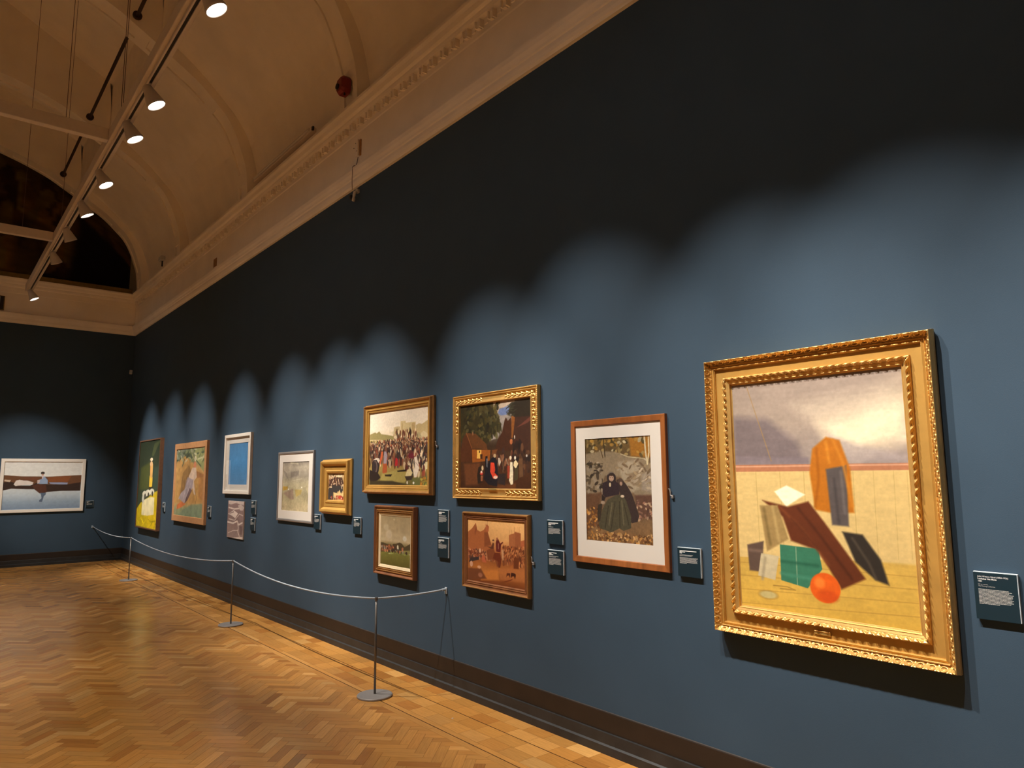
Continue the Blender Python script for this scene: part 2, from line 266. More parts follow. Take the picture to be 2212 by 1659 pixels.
ART['figure']=[('g',((0,(110,116,96)),(0.14,(120,120,90)),(0.3,(190,152,96)),(0.8,(196,156,98)),(0.9,(150,156,116)),(1,(140,150,112)))),
 ('p',(188,146,86),((0.032,0.199),(0.183,0.143),(0.332,0.113),(0.537,0.173),(0.695,0.292),(0.992,0.372),(1.006,0.784),(-0.001,0.813)),0.021,1),
 ('p',(120,128,110),((-0.017,0.015),(0.419,0.003),(0.357,0.109),(0.13,0.141),(0.032,0.199)),0.014,1),
 ('p',(84,92,74),((0.172,0.052),(0.526,0.075),(0.638,0.214),(0.436,0.15),(0.28,0.096)),0.014,1),
 ('p',(146,150,100),((0.662,0.013),(0.994,0.004),(1.003,0.372),(0.808,0.256),(0.66,0.196)),0.016,1),
 ('c',51,50,(0.005,-0.025,1.008,0.223),(0.0679,0.013),((90,104,76),(150,152,110),(180,180,150),(70,84,66),(120,130,90)),2),
 ('s',(60,80,60),((0.68,0.167),(0.879,0.277)),0.018,0.008,1),
 ('s',(190,190,150),((0.774,0.17),(0.955,0.147)),0.025,0.012,1),
 ('p',(140,108,66),((0.261,0.365),(0.473,0.249),(0.556,0.329),(0.449,0.465),(0.343,0.624),(0.196,0.686)),0.024,0.8),
 ('p',(160,112,70),((0.7,0.331),(0.983,0.391),(0.965,0.428),(0.76,0.446)),0.015,1),
 ('p',(176,120,70),((0.83,0.446),(0.965,0.428),(0.981,0.756),(0.838,0.712)),0.023,0.6),
 ('e',(196,190,160),0.685,0.163,0.055,0.038,0,0.004,1),
 ('e',(200,130,96),0.679,0.254,0.0655,0.048,0,0.007,1),
 ('p',(214,190,168),((0.599,0.291),(0.719,0.293),(0.758,0.427),(0.67,0.484),(0.74,0.676),(0.693,0.677),(0.576,0.504),(0.474,0.465),(0.492,0.406)),0.007,1),
 ('p',(170,156,160),((0.444,0.426),(0.644,0.465),(0.634,0.581),(0.502,0.7),(0.365,0.812),(0.15,0.738),(0.244,0.655),(0.366,0.604)),0.009,1),
 ('s',(206,196,196),((0.476,0.484),(0.309,0.764)),0.01,0.006,1),
 ('s',(206,196,196),((0.576,0.504),(0.43,0.721)),0.01,0.006,1),
 ('s',(206,196,196),((0.399,0.465),(0.35,0.683)),0.01,0.006,1),
 ('s',(206,196,196),((0.245,0.665),(0.152,0.758)),0.01,0.006,1),
 ('p',(96,76,80),((0.537,0.582),(0.614,0.62),(0.484,0.759),(0.366,0.822),(0.43,0.721)),0.01,0.8),
 ('p',(206,120,70),((0.109,0.84),(0.26,0.785),(0.417,0.821),(0.27,0.875),(0.091,0.912)),0.008,1),
 ('s',(190,190,170),((0.088,0.882),(0.046,0.975)),0.016,0.008,1),
 ('p',(130,150,124),((0.325,0.903),(0.614,0.824),(0.985,0.794),(0.985,0.991),(0.129,1.002)),0.026,0.8),
 ('s',(110,90,60),((0.71,0.619),(0.781,0.723),(0.755,0.801)),0.01,0.006,1),
 ('n',0.14,16,16,7)]
ART['candle']=[('g',((0,(44,54,38)),(0.3,(50,62,42)),(0.6,(56,68,48)),(1,(60,70,50)))),
 ('p',(84,92,40),((0.109,0.312),(0.529,0.257),(0.565,0.557),(0.068,0.577)),0.031,0.8),
 ('p',(90,100,60),((0.702,0.045),(0.997,0.013),(0.702,0.186),(0.608,0.184)),0.015,0.6),
 ('p',(60,84,72),((0.732,0.32),(0.97,0.294),(0.97,0.568),(0.754,0.555)),0.022,0.6),
 ('p',(206,182,20),((0.009,0.993),(-0.003,0.797),(0.172,0.723),(0.335,0.696),(0.824,0.591),(1.001,0.571),(0.988,0.784),(1,1)),0.011,1),
 ('p',(226,196,20),((0.507,0.866),(0.988,0.784),(1.004,0.993),(0.568,0.991)),0.022,1),
 ('p',(236,196,60),((0.563,0.407),(0.709,0.423),(0.703,0.534),(0.56,0.535)),0.006,1),
 ('p',(220,170,96),((0.561,0.257),(0.691,0.275),(0.697,0.438),(0.582,0.422)),0.005,1),
 ('e',(232,214,180),0.61,0.223,0.063,0.02,0,0.003,1),
 ('e',(220,180,130),0.612,0.273,0.063,0.03,0,0.003,1),
 ('p',(50,40,26),((0.56,0.535),(0.712,0.532),(0.708,0.556),(0.567,0.565)),0.003,1),
 ('p',(236,226,176),((0.257,0.721),(0.381,0.68),(0.649,0.646),(0.843,0.65),(0.849,0.839),(0.538,0.861),(0.256,0.863)),0.006,1),
 ('e',(226,222,200),0.367,0.62,0.112,0.038,0,0.004,1),
 ('e',(70,66,50),0.392,0.642,0.04,0.03,0,0.005,1),
 ('e',(226,222,200),0.527,0.602,0.109,0.038,0,0.005,1),
 ('e',(70,66,50),0.552,0.625,0.038,0.029,0,0.004,1),
 ('e',(226,222,200),0.715,0.589,0.105,0.037,0,0.004,1),
 ('e',(70,66,50),0.739,0.611,0.037,0.029,0,0.004,1),
 ('e',(206,206,190),0.296,0.674,0.054,0.046,0,0.005,1),
 ('s',(200,186,130),((0.385,0.695),(0.422,0.854)),0.004,0.003,0.6),
 ('s',(200,186,130),((0.516,0.693),(0.552,0.849)),0.004,0.003,0.6),
 ('s',(200,186,130),((0.659,0.69),(0.694,0.845)),0.004,0.003,0.6),
 ('c',61,30,(0.07,0.881,0.97,0.973),(0.083,0.007),((206,180,10),(180,160,10),(230,206,30)),1.5),
 ('n',0.1,14,14,3)]
ART['moor']=[('g',((0,(222,222,218)),(0.3,(228,230,226)),(0.55,(206,214,216)),(0.7,(190,204,214)),(0.85,(150,170,190)),(1,(126,146,170)))),
 ('p',(112,78,56),((0.001,0.294),(0.226,0.32),(0.465,0.324),(0.549,0.33),(0.991,0.299),(0.99,0.497),(0.007,0.475)),0.007,1),
 ('p',(146,88,54),((0.55,0.339),(0.86,0.316),(0.812,0.446),(0.56,0.441)),0.022,0.8),
 ('p',(120,76,58),((0.227,0.343),(0.434,0.346),(0.415,0.401),(0.28,0.389)),0.013,0.8),
 ('p',(64,50,44),((0.003,0.438),(0.102,0.431),(0.232,0.507),(0.336,0.51),(0.428,0.447),(0.546,0.487),(0.815,0.493),(0.988,0.45),(0.989,0.63),(0.74,0.628),(0.552,0.645),(0.532,0.663),(0.463,0.671),(0.391,0.585),(0.287,0.582),(0.106,0.568),(0.006,0.602)),0.008,1),
 ('p',(224,214,206),((0.132,0.487),(0.157,0.405),(0.198,0.392),(0.26,0.407),(0.301,0.408),(0.375,0.446),(0.366,0.483),(0.263,0.499),(0.156,0.514)),0.005,1),
 ('p',(206,184,160),((0.017,0.384),(0.096,0.395),(0.082,0.435),(0.015,0.416)),0.006,1),
 ('p',(150,160,190),((0.57,0.446),(0.715,0.449),(0.818,0.456),(0.809,0.493),(0.695,0.49),(0.588,0.479)),0.005,1),
 ('e',(70,62,58),0.483,0.255,0.0349,0.028,0,0.006,1),
 ('e',(190,150,130),0.484,0.29,0.0199,0.017,0,0.004,1),
 ('p',(150,170,200),((0.48,0.31),(0.512,0.329),(0.553,0.404),(0.556,0.478),(0.455,0.48),(0.423,0.466),(0.426,0.401),(0.477,0.375)),0.006,1),
 ('p',(226,206,206),((0.477,0.301),(0.498,0.311),(0.488,0.375),(0.477,0.365)),0.006,1),
 ('p',(206,190,186),((0.421,0.401),(0.457,0.393),(0.449,0.457),(0.424,0.475)),0.006,1),
 ('p',(96,62,50),((0.357,0.51),(0.439,0.475),(0.535,0.496),(0.552,0.645),(0.463,0.671),(0.402,0.595)),0.013,0.8),
 ('p',(92,106,128),((0.468,0.661),(0.542,0.664),(0.539,0.701),(0.519,0.728),(0.506,0.812),(0.5,0.85),(0.465,0.844),(0.463,0.811),(0.491,0.774),(0.483,0.709)),0.006,1),
 ('n',0.04,30,30,3)]
ART['meadow']=[('g',((0,(150,132,98)),(0.3,(160,142,108)),(0.5,(176,158,124)),(0.6,(110,96,56)),(0.68,(128,120,70)),(0.75,(112,110,52)),(1,(92,84,36)))),
 ('e',(186,170,142),0.289,0.375,0.115,0.091,0,0.04,0.8),
 ('e',(180,166,136),0.187,0.238,0.0978,0.061,0,0.041,0.6),
 ('e',(196,190,170),0.808,0.432,0.0713,0.049,0,0.03,0.9),
 ('e',(190,176,140),0.456,0.074,0.0379,0.02,0,0.014,0.7),
 ('p',(74,62,40),((-0.002,0.557),(0.102,0.554),(0.205,0.573),(0.339,0.573),(0.389,0.599),(0.439,0.556),(0.52,0.55),(0.649,0.516),(0.729,0.535),(0.807,0.597),(0.931,0.54),(0.995,0.516),(0.999,0.64),(-0.001,0.751)),0.008,1),
 ('p',(150,90,54),((0.171,0.615),(0.322,0.574),(0.372,0.68),(0.188,0.725)),0.013,1),
 ('c',71,80,(0.007,0.607,0.775,0.716),(0.023,0.024),((120,70,46),(70,50,40),(170,110,76),(60,56,44),(150,140,120)),0.5),
 ('e',(200,190,160),0.588,0.614,0.0299,0.043,0,0.008,1),
 ('e',(60,44,34),0.868,0.708,0.0391,0.029,0,0.008,1),
 ('s',(190,190,140),((0.289,0.757),(0.389,0.754)),0.014,0.006,1),
 ('e',(160,150,110),0.96,0.724,0.0242,0.014,0,0.004,1),
 ('c',72,20,(0.007,0.75,0.99,0.736),(0.0483,0.008),((130,136,70),(100,100,50)),0.3),
 ('n',0.08,16,16,5)]
ART['women']=[('g',((0,(110,88,48)),(0.15,(96,76,48)),(0.3,(120,98,72)),(0.6,(110,88,66)),(0.85,(124,96,66)),(1,(120,88,54)))),
 ('n',0.18,6,8,3),
 ('p',(166,110,36),((0.686,0.012),(1,0.003),(0.993,0.207),(0.708,0.195)),0.027,0.8),
 ('c',81,70,(0.007,-0.013,0.897,0.185),(0.0241,0.014),((150,128,80),(90,76,46),(70,60,36),(170,130,60),(190,176,140)),3),
 ('p',(140,124,100),((0.006,0.154),(0.288,0.132),(0.47,0.143),(0.666,0.188),(0.906,0.212),(0.994,0.279),(1.007,0.551),(0.762,0.556),(0.568,0.384),(0.311,0.37),(0.186,0.567),(0.002,0.527)),0.015,0.9),
 ('p',(170,156,132),((0.509,0.247),(0.791,0.224),(0.849,0.317),(0.818,0.489),(0.7,0.53),(0.568,0.397)),0.027,0.8),
 ('p',(120,100,76),((0.656,0.357),(0.849,0.317),(0.83,0.462),(0.736,0.463),(0.674,0.424)),0.016,0.7),
 ('p',(150,138,124),((0.857,0.357),(0.99,0.331),(0.994,0.525),(0.848,0.502)),0.02,0.7),
 ('c',82,60,(0.008,0.241,0.269,0.523),(0.0291,0.014),((90,76,58),(150,136,116),(60,50,40)),3),
 ('c',83,50,(0.488,0.219,0.981,0.487),(0.0299,0.009),((176,160,136),(110,90,68),(150,130,100)),2),
 ('s',(200,184,150),((0.908,0.006),(0.919,0.159),(0.939,0.265)),0.018,0.004,1),
 ('s',(206,190,150),((0.964,0.009),(0.965,0.16),(0.939,0.265)),0.015,0.003,1),
 ('s',(60,48,30),((0.297,0.012),(0.32,0.189)),0.011,0.003,1),
 ('s',(90,72,48),((0.243,0.095),(0.285,0.195)),0.013,0.004,1),
 ('s',(70,60,36),((0.007,0.259),(0.282,0.255)),0.007,0.004,1),
 ('s',(190,176,140),((0.558,0.165),(0.665,0.195),(0.906,0.215)),0.007,0.004,1),
 ('p',(96,66,46),((0.007,0.549),(0.257,0.53),(0.191,0.706),(0.184,0.844),(-0.003,0.923)),0.021,0.8),
 ('p',(90,62,50),((0.752,0.549),(1.003,0.544),(1.004,0.769),(0.824,0.75),(0.767,0.654)),0.02,0.8),
 ('c',84,140,(0.002,0.677,0.248,0.978),(0.0149,0.008),((176,120,56),(120,76,40),(196,150,90),(90,60,36)),3),
 ('c',85,140,(0.251,0.91,0.99,0.997),(0.0158,0.008),((176,128,70),(120,80,50),(190,150,100),(90,60,36)),3),
 ('c',86,60,(0.76,0.589,1.004,0.775),(0.0133,0.009),((150,110,90),(96,70,60),(180,150,120)),3),
 ('p',(60,48,44),((0.49,0.411),(0.535,0.394),(0.588,0.417),(0.65,0.471),(0.71,0.543),(0.767,0.654),(0.804,0.738),(0.78,0.791),(0.696,0.808),(0.595,0.693),(0.538,0.546)),0.004,1),
 ('e',(80,64,54),0.544,0.421,0.0332,0.027,0,0.005,1),
 ('e',(160,130,110),0.554,0.445,0.0166,0.019,0,0.002,1),
 ('p',(78,72,54),((0.346,0.598),(0.471,0.554),(0.56,0.546),(0.622,0.598),(0.689,0.742),(0.683,0.854),(0.575,0.883),(0.511,0.863),(0.387,0.906),(0.298,0.887),(0.218,0.877),(0.197,0.83),(0.261,0.69)),0.004,1),
 ('s',(52,46,34),((0.354,0.659),(0.299,0.866)),0.01,0.007,0.8),
 ('s',(52,46,34),((0.457,0.616),(0.388,0.876)),0.009,0.007,0.8),
 ('s',(52,46,34),((0.524,0.614),(0.522,0.849)),0.01,0.007,0.8),
 ('s',(52,46,34),((0.588,0.626),(0.653,0.823)),0.009,0.007,0.8),
 ('s',(110,102,78),((0.412,0.63),(0.357,0.836)),0.014,0.01,0.8),
 ('s',(108,100,76),((0.557,0.6),(0.578,0.826)),0.013,0.009,0.8),
 ('p',(60,50,40),((0.193,0.65),(0.264,0.634),(0.249,0.704),(0.221,0.801),(0.186,0.817),(0.178,0.734)),0.008,1),
 ('p',(54,42,44),((0.273,0.44),(0.354,0.419),(0.478,0.418),(0.531,0.465),(0.522,0.547),(0.404,0.562),(0.313,0.578),(0.268,0.551)),0.005,1),
 ('p',(50,40,36),((0.256,0.551),(0.313,0.578),(0.288,0.62),(0.253,0.614)),0.005,1),
 ('e',(54,44,42),0.41,0.391,0.0581,0.056,0,0.004,1),
 ('e',(176,146,124),0.41,0.394,0.0315,0.03,0,0.004,1),
 ('e',(60,44,34),0.412,0.365,0.0315,0.008,0,0.004,1),
 ('s',(130,116,100),((0.363,0.356),(0.392,0.339),(0.438,0.339),(0.465,0.356)),0.006,0.004,1),
 ('e',(206,186,150),0.387,0.456,0.0133,0.02,0,0.003,1),
 ('e',(206,186,160),0.57,0.563,0.0232,0.012,0,0.002,1),
 ('e',(150,130,110),0.27,0.627,0.0266,0.018,0,0.003,1),
 ('e',(70,50,44),0.393,0.389,0.005,0.004,0,0.003,1),
 ('e',(70,50,44),0.428,0.389,0.005,0.004,0,0.003,1),
 ('s',(140,90,76),((0.398,0.413),(0.423,0.413)),0.003,0.002,1),
 ('n',0.1,50,70,8)]
ART['deck']=[('g',((0,(150,134,122)),(0.2,(160,144,130)),(0.4,(140,128,124)),(0.405,(196,170,110)),(0.75,(206,178,112)),(0.76,(196,160,76)),(1,(206,166,70)))),
 ('p',(236,218,184),((0.547,0.197),(0.999,0.112),(1.005,0.287),(0.72,0.341),(0.596,0.283)),0.085,0.95),
 ('p',(200,184,160),((0.393,0.117),(0.781,0.085),(0.999,0.034),(0.995,0.151),(0.581,0.241)),0.066,0.5),
 ('p',(110,98,100),((-0.001,0.151),(0.228,0.169),(0.409,0.279),(0.452,0.366),(-0.007,0.362)),0.039,0.85),
 ('p',(160,148,146),((0.599,0.255),(0.76,0.301),(0.999,0.344),(0.996,0.373),(0.53,0.37)),0.028,0.7),
 ('p',(124,112,116),((-0.004,0.331),(0.474,0.345),(0.471,0.373),(-0.005,0.37)),0.011,0.8),
 ('n',0.06,6,12,4),
 ('p',(206,178,116),((0.002,0.394),(1.001,0.402),(1.005,0.746),(-0.002,0.785)),0.003,1),
 ('p',(170,112,80),((-0.001,0.372),(1.002,0.375),(1.001,0.402),(0.001,0.403)),0.003,1),
 ('s',(200,150,118),((-0.001,0.38),(1.002,0.381)),0.006,0.003,1),
 ('s',(170,146,86),((0.14,0.405),(0.144,0.797)),0.003,0.003,0.7),
 ('s',(170,146,86),((0.293,0.405),(0.295,0.786)),0.003,0.003,0.7),
 ('s',(170,146,86),((0.438,0.405),(0.438,0.775)),0.003,0.003,0.7),
 ('s',(170,146,86),((0.714,0.405),(0.71,0.755)),0.003,0.003,0.7),
 ('s',(170,146,86),((0.819,0.405),(0.815,0.748)),0.002,0.002,0.7),
 ('s',(170,146,86),((0.92,0.405),(0.914,0.74)),0.002,0.002,0.7),
 ('s',(170,146,86),((0.985,0.405),(0.979,0.735)),0.002,0.002,0.7),
 ('s',(160,124,54),((0.002,0.808),(1.007,0.798)),0.003,0.003,0.7),
 ('s',(160,124,54),((-0.003,0.865),(1.002,0.844)),0.003,0.003,0.7),
 ('s',(160,124,54),((-0.009,0.925),(0.997,0.894)),0.003,0.003,0.7),
 ('s',(160,124,54),((-0.014,0.986),(0.992,0.943)),0.003,0.003,0.7),
 ('s',(160,124,54),((-0.019,1.046),(0.987,0.993)),0.003,0.003,0.7),
 ('s',(150,120,76),((0.106,0.016),(0.244,0.357)),0.004,0.002,0.8),
 ('p',(176,104,24),((0.497,0.309),(0.579,0.262),(0.653,0.278),(0.701,0.395),(0.707,0.57),(0.587,0.574),(0.493,0.563),(0.473,0.409)),0.01,1),
 ('p',(84,76,74),((0.567,0.395),(0.68,0.381),(0.674,0.625),(0.583,0.622)),0.009,1),
 ('p',(240,232,200),((0.254,0.49),(0.33,0.463),(0.439,0.501),(0.322,0.554)),0.007,1),
 ('p',(92,44,22),((0.174,0.529),(0.332,0.554),(0.456,0.529),(0.545,0.617),(0.743,0.825),(0.613,0.876),(0.496,0.73),(0.34,0.697),(0.297,0.598)),0.01,1),
 ('p',(150,124,76),((0.155,0.552),(0.27,0.548),(0.325,0.691),(0.187,0.75)),0.009,1),
 ('p',(52,112,86),((0.27,0.716),(0.497,0.723),(0.513,0.804),(0.423,0.888),(0.267,0.867)),0.003,1),
 ('s',(120,150,120),((0.366,0.724),(0.364,0.879)),0.004,0.002,1),
 ('p',(46,40,34),((0.636,0.647),(0.742,0.654),(0.827,0.747),(0.859,0.84),(0.794,0.826),(0.696,0.763)),0.01,1),
 ('p',(88,70,60),((0.06,0.728),(0.169,0.707),(0.146,0.841),(0.068,0.84)),0.008,1),
 ('p',(190,176,140),((0.148,0.76),(0.26,0.767),(0.23,0.87),(0.122,0.858)),0.004,1),
 ('s',(150,84,16),((0.521,0.31),(0.524,0.437),(0.494,0.549)),0.011,0.011,0.8),
 ('s',(196,124,36),((0.616,0.277),(0.663,0.367),(0.7,0.543)),0.011,0.011,0.8),
 ('s',(200,130,40),((0.577,0.283),(0.588,0.367)),0.011,0.011,0.8),
 ('s',(116,60,30),((0.28,0.555),(0.415,0.651),(0.548,0.781)),0.012,0.012,0.8),
 ('s',(70,32,16),((0.393,0.559),(0.503,0.66),(0.672,0.831)),0.012,0.012,0.8),
 ('s',(80,38,20),((0.348,0.604),(0.497,0.723)),0.011,0.011,0.8),
 ('s',(112,92,52),((0.181,0.566),(0.211,0.719)),0.012,0.012,0.8),
 ('s',(176,150,96),((0.237,0.557),(0.266,0.701)),0.012,0.012,0.8),
 ('s',(64,58,58),((0.61,0.436),(0.621,0.613)),0.011,0.011,0.8),
 ('s',(106,98,94),((0.65,0.408),(0.657,0.571)),0.011,0.011,0.8),
 ('s',(76,66,54),((0.688,0.671),(0.766,0.764),(0.795,0.82)),0.01,0.01,0.8),
 ('s',(120,98,84),((0.076,0.75),(0.148,0.752)),0.012,0.012,0.8),
 ('s',(150,136,108),((0.173,0.78),(0.149,0.87)),0.012,0.012,0.8),
 ('s',(34,88,66),((0.28,0.787),(0.49,0.792)),0.012,0.012,0.8),
 ('s',(66,130,104),((0.27,0.838),(0.465,0.849)),0.012,0.012,0.8),
 ('e',(120,90,40),0.181,0.936,0.0465,0.019,0,0.008,0.5),
 ('e',(196,190,140),0.181,0.936,0.0405,0.015,0,0.006,0.7),
 ('s',(150,116,50),((0.217,0.893),(0.301,0.892),(0.351,0.902),(0.258,0.903)),0.004,0.003,1),
 ('e',(214,90,24),0.522,0.878,0.0637,0.06,0,0.006,1),
 ('e',(190,66,20),0.536,0.911,0.042,0.024,0,0.013,0.6),
 ('e',(236,130,50),0.493,0.86,0.0218,0.021,0,0.014,0.8),
 ('n',0.05,60,80,12),
 ('n',0.04,12,80,14)]
PG=1.0; AIMZ=1.06; PW=700.; ANG=44; BL=1.; FARP=1.15; FLP=.80; EXPO=0.
FLOOR_FILLS=[(-5.25,y,-3.1,y+.5) for y in (-1.5,2,5,8,11,14)]+[(-5.25,y,-5.2,y+.3) for y in (-.9,3.5,7.2,12.5)]  # extra out-of-view spots, added to lift the floor and the ceiling bounce
import bpy, math, random
import numpy as np
from mathutils import Matrix, Vector
random.seed(7); R_=np.random.RandomState(7)
sc=bpy.context.scene; COL=sc.collection
# ------------------------------------------------------------------ materials
def lin(c):
    return tuple(((v/255)/12.92 if v/255<=.04045 else ((v/255+.055)/1.055)**2.4) for v in c)
def mat(name,col,rough=.6,metal=0.,spec=.5,noise=0.,nscale=20.,bump=0.,bscale=80.,coat=0.,stretch=(1,1,1)):
    m=bpy.data.materials.new(name); m.use_nodes=True; nt=m.node_tree; b=nt.nodes['Principled BSDF']
    b.inputs['Base Color'].default_value=(*col,1); b.inputs['Roughness'].default_value=rough
    b.inputs['Metallic'].default_value=metal; b.inputs['Specular IOR Level'].default_value=spec
    b.inputs['Coat Weight'].default_value=coat; b.inputs['Coat Roughness'].default_value=.15
    tc=nt.nodes.new('ShaderNodeTexCoord'); mp=nt.nodes.new('ShaderNodeMapping'); mp.inputs['Scale'].default_value=stretch
    nt.links.new(tc.outputs['Object'],mp.inputs['Vector'])
    if noise:
        n=nt.nodes.new('ShaderNodeTexNoise'); n.inputs['Scale'].default_value=nscale; n.inputs['Detail'].default_value=5
        nt.links.new(mp.outputs[0],n.inputs['Vector'])
        r=nt.nodes.new('ShaderNodeMapRange'); r.inputs['To Min'].default_value=1-noise; r.inputs['To Max'].default_value=1+noise
        r.inputs['From Min'].default_value=.3; r.inputs['From Max'].default_value=.7
        nt.links.new(n.outputs['Fac'],r.inputs['Value'])
        mx=nt.nodes.new('ShaderNodeVectorMath'); mx.operation='SCALE'; mx.inputs[0].default_value=col
        nt.links.new(r.outputs[0],mx.inputs['Scale']); nt.links.new(mx.outputs[0],b.inputs['Base Color'])
    if bump:
        n2=nt.nodes.new('ShaderNodeTexNoise'); n2.inputs['Scale'].default_value=bscale; n2.inputs['Detail'].default_value=4
        nt.links.new(mp.outputs[0],n2.inputs['Vector'])
        bp=nt.nodes.new('ShaderNodeBump'); bp.inputs['Strength'].default_value=bump; bp.inputs['Distance'].default_value=.004
        nt.links.new(n2.outputs['Fac'],bp.inputs['Height']); nt.links.new(bp.outputs[0],b.inputs['Normal'])
    return m
M={}
M['wall']=mat('wall_paint_blue',(.034,.064,.100),.75,noise=.05,nscale=3,bump=.08,bscale=250,spec=.3)
M['plaster']=mat('cream_plaster',(.88,.81,.71),.7,noise=.05,nscale=2.5,bump=.05,bscale=30)
M['trimdark']=mat('dark_brown_board',(.017,.0095,.0055),.55,noise=.25,nscale=6,bump=.1)
M['plinth']=mat('black_plinth',(.020,.021,.022),.5,noise=.3,nscale=9,bump=.1,bscale=60)
M['beam']=mat('white_beam_paint',(.66,.58,.50),.5,noise=.03)
M['black']=mat('black_slot',(.012,.008,.006),.6)
M['iron']=mat('dark_iron',(.035,.016,.006),.6,noise=.2)
M['gilt']=mat('gilt',(.70,.42,.13),.38,metal=.6,noise=.12,nscale=14,bump=.15,bscale=120)
M['gilt_flat']=mat('gilt_flat',(.58,.325,.078),.42,metal=.45,noise=.10,nscale=9,bump=.05,bscale=200)
M['gilt_dark']=mat('gilt_dark',(.40,.20,.06),.45,metal=.4,noise=.25,nscale=30,bump=.3,bscale=150)
M['gilt_worn']=mat('gilt_worn',(.38,.19,.06),.4,metal=.5,noise=.18,nscale=16,bump=.1)
M['walnut']=mat('walnut_frame',(.20,.075,.028),.42,noise=.3,nscale=12,stretch=(1,1,.2))
M['oak']=mat('oak_frame',(.27,.088,.022),.42,noise=.25,nscale=25,bump=.1,stretch=(1,1,.15))
M['tanwood']=mat('tan_wood_frame',(.52,.27,.12),.5,noise=.1,nscale=20)
M['brownwood']=mat('brown_wood_edge',(.15,.07,.035),.5,noise=.2)
M['cream']=mat('cream_slip',(.74,.60,.38),.5,noise=.05)
M['white']=mat('white_frame_paint',(.80,.75,.67),.45)
M['mount']=mat('white_mount_board',(.70,.655,.59),.8,bump=.05,bscale=300)
M['silver']=mat('pewter_frame',(.36,.33,.31),.4,metal=.5)
M['label_core']=mat('pale_label_edge',(.50,.57,.62),.4)
M['label_face']=mat('teal_label_face',(.004,.020,.031),.45)
M['label_text']=mat('label_lettering',(.80,.80,.78),.6)
M['label_grey']=mat('label_small_print',(.42,.42,.40),.6)
M['brass']=mat('brass_plate',(.72,.50,.17),.35,metal=.7)
M['steel']=mat('grey_stanchion',(.27,.25,.24),.45,metal=.2,noise=.06,nscale=60)
M['steel_post']=mat('stanchion_post_metal',(.16,.15,.14),.35,metal=.6)
M['rope']=mat('grey_rope',(.38,.44,.50),.5,bump=.2,bscale=400)
M['lamp']=mat('lamp_housing_white',(.52,.47,.42),.4)
M['red']=mat('red_plastic',(.20,.010,.006),.5)
M['whiteplastic']=mat('white_plastic',(.62,.60,.56),.45)
M['wire']=mat('brown_wire',(.10,.05,.03),.6)
def emis(name,col,s):
    m=bpy.data.materials.new(name); m.use_nodes=True; nt=m.node_tree; nt.nodes.clear()
    e=nt.nodes.new('ShaderNodeEmission'); e.inputs[0].default_value=(*col,1); e.inputs[1].default_value=s
    o=nt.nodes.new('ShaderNodeOutputMaterial'); nt.links.new(e.outputs[0],o.inputs[0]); return m
M['lens']=emis('lamp_glow',(1,.95,.88),30.); M['lens_dim']=emis('lamp_glow_dim',(1,.9,.8),2.5)
def glassmat():
    m=bpy.data.materials.new('picture_glass'); m.use_nodes=True; nt=m.node_tree; nt.nodes.clear()
    t=nt.nodes.new('ShaderNodeBsdfTransparent'); g=nt.nodes.new('ShaderNodeBsdfGlossy'); g.inputs['Roughness'].default_value=.01
    lw=nt.nodes.new('ShaderNodeLayerWeight'); lw.inputs['Blend'].default_value=.5; pw=nt.nodes.new('ShaderNodeMath'); pw.operation='POWER'; pw.inputs[1].default_value=5
    nt.links.new(lw.outputs['Facing'],pw.inputs[0]); f=nt.nodes.new('ShaderNodeMath'); f.operation='MULTIPLY_ADD'; f.inputs[1].default_value=.95; f.inputs[2].default_value=.045; nt.links.new(pw.outputs[0],f.inputs[0])
    mx=nt.nodes.new('ShaderNodeMixShader'); o=nt.nodes.new('ShaderNodeOutputMaterial')
    nt.links.new(f.outputs[0],mx.inputs[0]); nt.links.new(t.outputs[0],mx.inputs[1]); nt.links.new(g.outputs[0],mx.inputs[2]); nt.links.new(mx.outputs[0],o.inputs[0]); return m
M['glass']=glassmat()
def paintmat(name,rough,spec,gain=1.):
    m=bpy.data.materials.new(name); m.use_nodes=True; nt=m.node_tree; b=nt.nodes['Principled BSDF']
    a=nt.nodes.new('ShaderNodeAttribute'); a.attribute_name='pigment'
    s=nt.nodes.new('ShaderNodeVectorMath'); s.operation='SCALE'; s.inputs['Scale'].default_value=gain
    nt.links.new(a.outputs['Color'],s.inputs[0]); nt.links.new(s.outputs[0],b.inputs['Base Color'])
    b.inputs['Roughness'].default_value=rough; b.inputs['Specular IOR Level'].default_value=spec
    tc=nt.nodes.new('ShaderNodeTexCoord'); n=nt.nodes.new('ShaderNodeTexNoise'); n.inputs['Scale'].default_value=90; n.inputs['Detail'].default_value=5
    nt.links.new(tc.outputs['Object'],n.inputs['Vector'])
    bp=nt.nodes.new('ShaderNodeBump'); bp.inputs['Strength'].default_value=.06; bp.inputs['Distance'].default_value=.002
    nt.links.new(n.outputs['Fac'],bp.inputs['Height']); nt.links.new(bp.outputs[0],b.inputs['Normal']); return m
M['oil']=paintmat('oil_pigment',.5,.35,PG); M['paper']=paintmat('printed_paper',.8,.1,PG)
